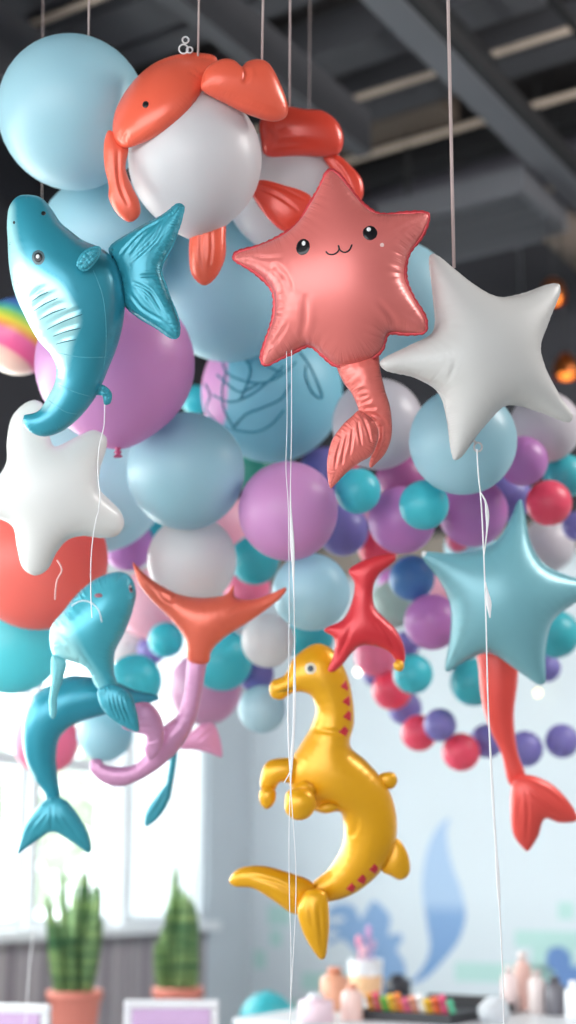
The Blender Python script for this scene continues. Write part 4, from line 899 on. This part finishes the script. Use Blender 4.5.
# louvred ceiling unit and brown duct at the right
lo = at_z(474, 232, 4.0)
e_ = empty('air_grille', lo, 'louvred grey air unit hanging under the ceiling above the white star', 'air vent')
bm = bmesh.new()
fr = lambda u, v, q: lo + ES*u + ET*v + Vector((0, 0, q))
for (u0, u1, v0, v1) in ((-.36, .36, -.26, -.22), (-.36, .36, .22, .26), (-.36, -.32, -.22, .22), (.32, .36, -.22, .22)): add_prism(bm, fr, u0, u1, v0, v1, 0, .12)
obj_bm('frame', bm, steel, e_)
for i in range(4):
    bm = bmesh.new(); add_prism(bm, lambda u, v, q: fr(u, v, q + (v)*.0), -.32, .32, -.17+i*.1, -.145+i*.1, .01, .07); obj_bm('louvre', bm, steel, e_)
for i, sx in enumerate((-.33, .33)): tube('hanger', [fr(sx, 0, .1), fr(sx, 0, .5), fr(sx, 0, TOP-lo.z)], .008, steel_d, e_, 6)
da = at_z(572, 240, 4.05)
tag(tube('air_duct', [da + ET*.2, da, da - ET*.6], .09, brownd, None, 24), 'round brownish air duct at the right edge above the white star', 'duct')
# warm pendant lamps far at the back right
for (x, y, lab) in ((553, 291, 'amber pendant lamp glowing right of the white star upper tip'), (566, 366, 'dimmer amber pendant lamp between the right tips of the white star')):
    q = P(x, y, 6.3); e_ = empty('pendant_lamp', q, lab, 'lamp', 'amber pendant lamps')
    lathe('shade', q, (0, 0, 1), [(.055, -.05), (.06, -.02), (.045, .03), (.015, .06), (0, .062)], plain('copper_shade', '#8a4a20', .3, .8), e_, 20)
    lathe('bulb', q, (0, 0, 1), [(0, -.065), (.025, -.055), (.036, -.03), (.025, 0), (0, .01)], emit('amber_bulb', '#ff8a3a', 2.2), e_, 16)
    tube('cable', [q + Vector((0, 0, .05)), q + Vector((0, 0, .4)), Vector((q.x, q.y, TOP))], .004, steel_d, e_, 6)

# ------------------------------------------------------------------ plants, bench, chairs
terra = plain('terracotta_pink', '#d98272', .6, scale=12); soil = plain('potting_soil', '#3a2c24', .95, bump=.6, scale=60)
m, n, l, b = new_mat('snake_plant_leaf'); b.inputs['Roughness'].default_value = .45
tc = n.new('ShaderNodeTexCoord'); nt = n.new('ShaderNodeTexNoise'); mp = n.new('ShaderNodeMapping'); mp.inputs['Scale'].default_value = (4, 4, 40); l.new(tc.outputs['Object'], mp.inputs[0]); l.new(mp.outputs[0], nt.inputs['Vector']); nt.inputs['Scale'].default_value = 1
cr_ = n.new('ShaderNodeValToRGB'); cr_.color_ramp.elements[0].color = lin('#41704a'); cr_.color_ramp.elements[1].color = lin('#9ab876'); cr_.color_ramp.elements[0].position = .35; cr_.color_ramp.elements[1].position = .68
l.new(nt.outputs['Fac'], cr_.inputs[0]); l.new(cr_.outputs[0], b.inputs['Base Color']); leafm = m
def snake_plant(cx, ptop, pw, d, leaves, lab):
    s_ = d/F; zc = P(cx, ptop, d); pr = pw/2*s_; hgt = .19
    root = empty('potted_snake_plant', zc - Vector((0, 0, hgt)), lab, 'potted plant', 'potted snake plants under the window')
    base = zc - Vector((0, 0, hgt))
    lathe('pot', base, (0, 0, 1), [(0, 0), (pr*.72, 0), (pr*.76, .004), (pr*.92, hgt*.8), (pr*.93, hgt*.81), (pr, hgt*.82), (pr, hgt), (pr*.92, hgt), (pr*.88, hgt*.86), (0, hgt*.86)], terra, root)
    lathe('soil', base, (0, 0, 1), [(pr*.88, hgt*.88), (pr*.5, hgt*.91), (0, hgt*.92)], soil, root)
    for j, (bx, tx, ty, w_) in enumerate(leaves):
        b0 = P(cx+bx, ptop+3, d); jit = random.uniform(-.5, .5)*pr*.9; b0.y += jit; b0.z = base.z + hgt*.87
        top = P(cx+tx, ty, d); top.y += jit*1.6
        bm = bmesh.new(); rows = []
        dirv = (top-b0); side = Vector((math.cos(j*1.3)*1, math.sin(j*1.3)*.45, 0)).normalized(); nrm_ = side.cross(dirv.normalized())
        for q in range(13):
            u = q/12; w2 = w_*s_*.5*(.75+.9*u-.2*u*u)*(1-u**4)**.8 if u < 1 else 0
            w2 = w_*s_*.66*min(1, .6+1.2*u)*math.sqrt(max(0, 1-u**3.5)) + .0003
            c_ = b0 + dirv*u + Vector((math.sin(u*2+j)*.006, 0, 0))
            th = .003*(1-u)+.0008
            rows.append([bm.verts.new(c_ + side*w2 + nrm_*w2*.35), bm.verts.new(c_ + nrm_*(-th)), bm.verts.new(c_ - side*w2 + nrm_*w2*.35), bm.verts.new(c_ + nrm_*th*1.5)])
        for q in range(12):
            for k_ in range(4): bm.faces.new([rows[q][k_], rows[q][(k_+1) % 4], rows[q+1][(k_+1) % 4], rows[q+1][k_]])
        bm.faces.new(rows[0]); bm.faces.new(rows[-1][::-1])
        obj_bm('leaf', bm, leafm, root, smooth=True)
snake_plant(75, 990, 56, 5.7, [(-15, -27, 892, 9), (-12, -18, 915, 9), (-9, -15, 866, 9), (-5, -8, 905, 10), (-2, 2, 880, 11), (2, 9, 868, 12), (6, 16, 874, 11), (8, 24, 880, 12), (10, 22, 912, 10), (13, 29, 918, 10), (-13, -25, 936, 10), (0, -4, 930, 12), (5, 5, 935, 12), (11, 14, 940, 10), (-7, -10, 945, 10)], 'snake plant with spreading green leaves in a terracotta pink pot, left of the two')
snake_plant(178, 987, 51, 6.0, [(-14, -16, 925, 10), (-11, -13, 905, 10), (-8, -7, 895, 10), (-4, -1, 862, 10), (0, 4, 885, 12), (4, 8, 890, 12), (8, 15, 858, 9), (10, 14, 900, 11), (13, 19, 915, 11), (15, 20, 938, 10), (-15, -20, 940, 9), (-2, 0, 915, 13), (6, 8, 920, 12), (-8, -9, 930, 12), (10, 12, 940, 11)], 'dense upright snake plant in a terracotta pink pot, right of the two')
pz = P(75, 990, 5.7).z - .19; pz2 = P(178, 987, 6.0).z - .19; zb_ = min(pz, pz2)
whitep = plain('white_lacquer', '#e9e8ec', .35); lil = plain('lilac_fabric', '#d7b4dc', .8, scale=60, bump=.2)
for (cx, d, pzz, lab) in ((75, 5.7, pz, 'white side stand carrying the left snake plant'), (178, 6.0, pz2, 'white side stand carrying the right snake plant')):
    c_ = P(cx, 1000, d); r_ = empty('plant_stand', (c_.x, c_.y, 0), lab, 'stand', 'plant stands')
    fr = lambda u, v, q: Vector((c_.x+u, c_.y+v, q))
    bm = bmesh.new(); add_prism(bm, fr, -.17, .17, -.17, .17, pzz-.025, pzz); obj_bm('top', bm, whitep, r_, bevel=.004)
    for sx in (-1, 1):
        for sy in (-1, 1):
            bm = bmesh.new(); add_prism(bm, fr, sx*.15-.012, sx*.15+.012, sy*.15-.012, sy*.15+.012, 0, pzz-.025); obj_bm('leg', bm, whitep, r_)
def chair(x0, x1, ytop, d, rot, lab):
    c_ = P((x0+x1)/2, ytop, d); W_ = (x1-x0)*d/F; H = c_.z; r_ = empty('party_chair', (c_.x, c_.y, 0), lab, 'chair', 'white party chairs'); r_.rotation_euler = (0, 0, 0)
    ca, sa = math.cos(rot), math.sin(rot)
    fr = lambda u, v, q: Vector((c_.x + u*ca - v*sa, c_.y + u*sa + v*ca, q))
    w = W_/2; t_ = .028
    bm = bmesh.new(); add_prism(bm, fr, -w, w, 0, .03, H-t_, H); add_prism(bm, fr, -w, -w+t_, 0, .03, .45, H-t_); add_prism(bm, fr, w-t_, w, 0, .03, .45, H-t_); add_prism(bm, fr, -w+t_, w-t_, 0, .03, .5, .53); obj_bm('back_frame', bm, whitep, r_, bevel=.006)
    bm = bmesh.new(); add_prism(bm, fr, -w+t_, w-t_, -.004, .022, .53, H-t_); obj_bm('back_pad', bm, lil, r_, bevel=.006)
    bm = bmesh.new(); add_prism(bm, fr, -w, w, .0, .36, .41, .45); obj_bm('seat', bm, whitep, r_, bevel=.006)
    for sx in (-1, 1):
        for v0 in (.015, .345):
            bm = bmesh.new(); add_prism(bm, fr, sx*(w-.015)-.014, sx*(w-.015)+.014, v0-.014, v0+.014, 0, .42); obj_bm('leg', bm, whitep, r_)
chair(124, 219, 1000, 4.7, .02, 'white chair with a lilac back pad in front of the right snake plant')
chair(-40, 52, 1004, 4.4, -.25, 'white chair with a lilac back pad at the lower left corner')

# ------------------------------------------------------------------ craft table with party things
TZ = .74
tp = at_z(420, 1012, TZ)
rt_ = empty('party_table', (tp.x, tp.y, 0), 'white party table along the mural wall at the lower right', 'table')
fr = lambda u, v, q: Vector((tp.x, tp.y, 0)) + ES*u + ET*v + Vector((0, 0, q))
tb_ = plain('table_white', '#dfe2e6', .4)
bm = bmesh.new(); add_prism(bm, fr, -.42, 1.1, -.3, .5, TZ-.03, TZ); obj_bm('tabletop', bm, tb_, rt_, bevel=.005)
for u in (-.37, 1.05):
    for v_ in (-.25, .45):
        bm = bmesh.new(); add_prism(bm, fr, u-.02, u+.02, v_-.02, v_+.02, 0, TZ-.03); obj_bm('leg', bm, tb_, rt_)
def on_table(px, py):      # table-plane point under photo px
    return at_z(px, py, TZ)
# black tray with markers
tr = at_z(425, 1018, TZ)
e_ = empty('marker_tray', tr, 'black tray on the party table holding coloured markers', 'tray')
frt = lambda u, v, q: tr + ES*u + ET*v + Vector((0, 0, q))
blk = plain('black_plastic', '#26262c', .5)
bm = bmesh.new(); add_prism(bm, frt, -.17, .17, -.36, .16, 0, .01)
for (a0, a1, b0, b1) in ((-.17, .17, -.36, -.35), (-.17, .17, .15, .16), (-.17, -.16, -.35, .15), (.16, .17, -.35, .15)): add_prism(bm, frt, a0, a1, b0, b1, .01, .045 if b0 < 0 and b1 < 0 else .03)
obj_bm('tray', bm, blk, e_)
cols = ['#f0a020', '#e8506a', '#6cc04a', '#f2c832', '#f08a3a', '#ea6a90', '#e89a80', '#f4f0ee', '#f0c020', '#f07038', '#e8507c', '#58b890']
nmz = ['amber', 'rose', 'green', 'yellow', 'orange', 'pink', 'peach', 'white', 'golden', 'deep orange', 'hot pink', 'mint']
for i, cc in enumerate(cols):
    u = -.145 + i*.0264
    q0 = frt(u, .08, .012); q1 = frt(u, .115, .075 + .008*math.sin(i*2.1))
    mk = tag(tube('marker_pen', [q0, q0.lerp(q1, .7)], .0105, plain('marker_%s' % nmz[i].replace(' ', '_'), cc, .4), None, 10), '%s marker pen lying in the black tray' % nmz[i], 'pen', 'marker pens in the tray')
    tube('cap', [q0.lerp(q1, .7), q0.lerp(q1, .97)], .0115, plain('marker_cap_%s' % nmz[i].replace(' ', '_'), cc, .3), mk, 10)
# frosted cup with pink brushes
q = at_z(366, 1003, TZ); e_ = empty('brush_cup', q, 'frosted cup with peach band holding pink brushes, left on the party table', 'cup')
lathe('cup', q, (0, 0, 1), [(0, 0), (.05, 0), (.054, .01), (.064, .15), (.06, .15), (.05, .012), (0, .01)], plain('frosted_cup', '#dcdfe4', .3), e_, 24)
lathe('band', q, (0, 0, 1), [(.0565, .03), (.0618, .095), (.0598, .095), (.0545, .03)], plain('peach_band', '#ecc094', .6), e_, 24)
for (dx, h_, c_) in ((-.025, .235, '#f09cb8'), (.012, .27, '#c59ac8'), (.03, .22, '#b6a0c4'), (-.005, .2, '#f4c8d4')):
    a = q + Vector((dx*.5, 0, .012)); b_ = q + Vector((dx, -.01, h_)); bt = tube('brush', [a, a.lerp(b_, .8)], .0045, plain('brush_' + c_[1:], c_, .5), e_, 8)
    tube('brush_tip', [a.lerp(b_, .8), a.lerp(b_, .86), a.lerp(b_, .95), b_], [.006, .011, .012, .005], plain('brush_' + c_[1:], c_, .5), bt, 8)
def jar(px, py, r, h, c_, cap_c, lab, name='paint_bottle', cat='bottle', grp='bottles and pots on the party table'):
    q = at_z(px, py, TZ); e_ = empty(name, q, lab, cat, grp)
    lathe('body', q, (0, 0, 1), [(0, 0), (r*.95, 0), (r, .005), (r, h*.7), (r*.85, h*.78), (r*.4, h*.84), (r*.4, h*.87), (0, h*.87)], plain('pot_' + c_[1:], c_, .4), e_, 20)
    lathe('cap', q, (0, 0, 1), [(0, h*.86), (r*.5, h*.86), (r*.48, h*.98), (r*.3, h), (0, h)], plain('potcap_' + cap_c[1:], cap_c, .4), e_, 16)
jar(335, 1010, .05, .14, '#e2a284', '#d88a6c', 'peach coloured round pot at the left end of the party table')
jar(352, 1020, .035, .11, '#e9c7bf', '#d98f74', 'small blush pot in front of the frosted cup')
jar(398, 996, .05, .08, '#2e2e36', '#2a2a30', 'squat black bottle behind the tray, right of the frosted cup')
jar(316, 1022, .055, .085, '#ead0dc', '#e6e6ec', 'low pale pink pot at the left front of the party table')
jar(510, 1012, .028, .15, '#e8d2d0', '#e8dcda', 'blush slim bottle, leftmost of the bottles at the right of the table')
jar(524, 1010, .03, .19, '#dcb2a8', '#eadcd8', 'tallest pinkish slim bottle at the right of the table')
jar(538, 1014, .03, .14, '#d9cbc9', '#c9b8b4', 'greyish cream bottle right of the tallest pink one')
jar(556, 1015, .034, .12, '#6a6870', '#55535a', 'dark grey bottle near the right edge of the table')
jar(575, 1020, .03, .12, '#e9ebef', '#f2f2f4', 'white bottle at the right edge of the picture')
# crumpled clear film bag
q = at_z(494, 1022, TZ); random.seed(3)
bm = bmesh.new(); bmesh.ops.create_icosphere(bm, subdivisions=4, radius=.05)
for v in bm.verts:
    v.co *= 1 + .12*math.sin(v.co.x*70)*math.sin(v.co.z*60+v.co.y*50) + random.uniform(-.02, .02); v.co.z = max(-.03, v.co.z*.9); v.co += q + Vector((0, 0, .03))
tag(obj_bm('film_bag', bm, translucent('cloudy_film', '#dfe3e8', .3), None, smooth=True), 'crumpled cloudy plastic bag beside the slim bottles on the party table', 'bag')
# teal balloon resting on a low stool at the bottom
dB = 5.3; cB = P(267, 1021, dB); rB = 28*dB/F
o, c, rw = balloon_geo('latex_balloon', 267, 1021, 28, dB, TE, (0, .6, .8)); tag(o, 'teal balloon at the bottom edge, sitting on a white stool', 'balloon')
st_ = empty('stool', (cB.x, cB.y, 0), 'small round white stool under the teal balloon at the bottom', 'stool'); sz = cB.z - rB
lathe('seat', (cB.x, cB.y, 0), (0, 0, 1), [(0, sz-.03), (.14, sz-.03), (.15, sz-.025), (.15, sz-.004), (.14, sz), (0, sz)], whitep, st_, 32)
for i in range(4):
    a = PI/4 + i*PI/2; tube('leg', [Vector((cB.x+.1*math.cos(a), cB.y+.1*math.sin(a), sz-.03)), Vector((cB.x+.14*math.cos(a), cB.y+.14*math.sin(a), 0))], .011, whitep, st_, 10)

# ------------------------------------------------------------------ outside
struct(rbox('ground', -14, -.3, -12, TM+4, -.1, -.02, plain('pale_paving', '#b8b6ae', .9)))
leafg = plain('garden_leaf', '#bccbb0', .8, noise=.3, scale=8); bark = plain('garden_bark', '#7c6a58', .9)
for i, (s_, t_, h, lab) in enumerate(((-3.4, -2.9, 2.9, 'pale green garden tree outside, seen through the right pane'), (-3.0, -1.0, 2.5, 'pale green garden tree outside, seen through the left pane'), (-6.5, -4.2, 3.4, 'hazy garden tree farther outside the window'))):
    q = R(s_, t_, -.02); e_ = empty('garden_tree', q, lab, 'tree', 'garden trees outside')
    tube('trunk', [q, q+Vector((.05, 0, h*.3)), q+Vector((0, 0, h*.62))], [.09, .07, .04], bark, e_, 10)
    bm = bmesh.new(); rng = random.Random(i)
    for k_ in range(900):
        th = rng.uniform(0, 2*PI); ph = math.acos(rng.uniform(-1, 1)); rr = rng.random()**.4
        cpt = q + Vector((math.cos(th)*math.sin(ph)*.75*rr, math.sin(th)*math.sin(ph)*.75*rr, h*.62+math.cos(ph)*h*.35*rr)); sz_ = rng.uniform(.05, .1)
        u = Vector((rng.uniform(-1, 1), rng.uniform(-1, 1), rng.uniform(-1, 1))).normalized(); v_ = u.orthogonal().normalized()
        vs = [bm.verts.new(cpt + u*sz_), bm.verts.new(cpt + v_*sz_*.45), bm.verts.new(cpt - u*sz_), bm.verts.new(cpt - v_*sz_*.45)]; bm.faces.new(vs)
    obj_bm('foliage', bm, leafg, e_)['kind'] = 'stuff'

# ------------------------------------------------------------------ light
wd = bpy.data.worlds.new('sky'); bpy.context.scene.world = wd; wd.use_nodes = True
bg = wd.node_tree.nodes['Background']; bg.inputs[0].default_value = (.93, .97, 1, 1); bg.inputs[1].default_value = 4.4
def area(name, loc, aim, sx, sy, power, col=(1, 1, 1)):
    ld = bpy.data.lights.new(name, 'AREA'); ld.shape = 'RECTANGLE'; ld.size = sx; ld.size_y = sy; ld.energy = power; ld.color = col
    lo_ = bpy.data.objects.new(name, ld); C.objects.link(lo_); lo_.location = loc
    lo_.rotation_euler = (Vector(aim)-Vector(loc)).to_track_quat('-Z', 'Y').to_euler(); return lo_
# daylight behind the window wall, then an added fill for the back corner
area('window_daylight', R(-.5, 5.5, 1.9), R(3, 5.5, 1.6), 9, 1.7, 260, (1, .98, .96))
area('back_corner_fill', R(5.2, 2.4, 3.9), R(.3, .2, 1.2), 1.6, 1.0, 90, (1, .97, .94))  # unseen area light, added to lift the dim pier and mural wall
sc = bpy.context.scene
sc.view_settings.view_transform = 'Standard'; sc.view_settings.look = 'None'; sc.view_settings.gamma = 1; sc.view_settings.use_curve_mapping = False
sc.view_settings.exposure = 0.3
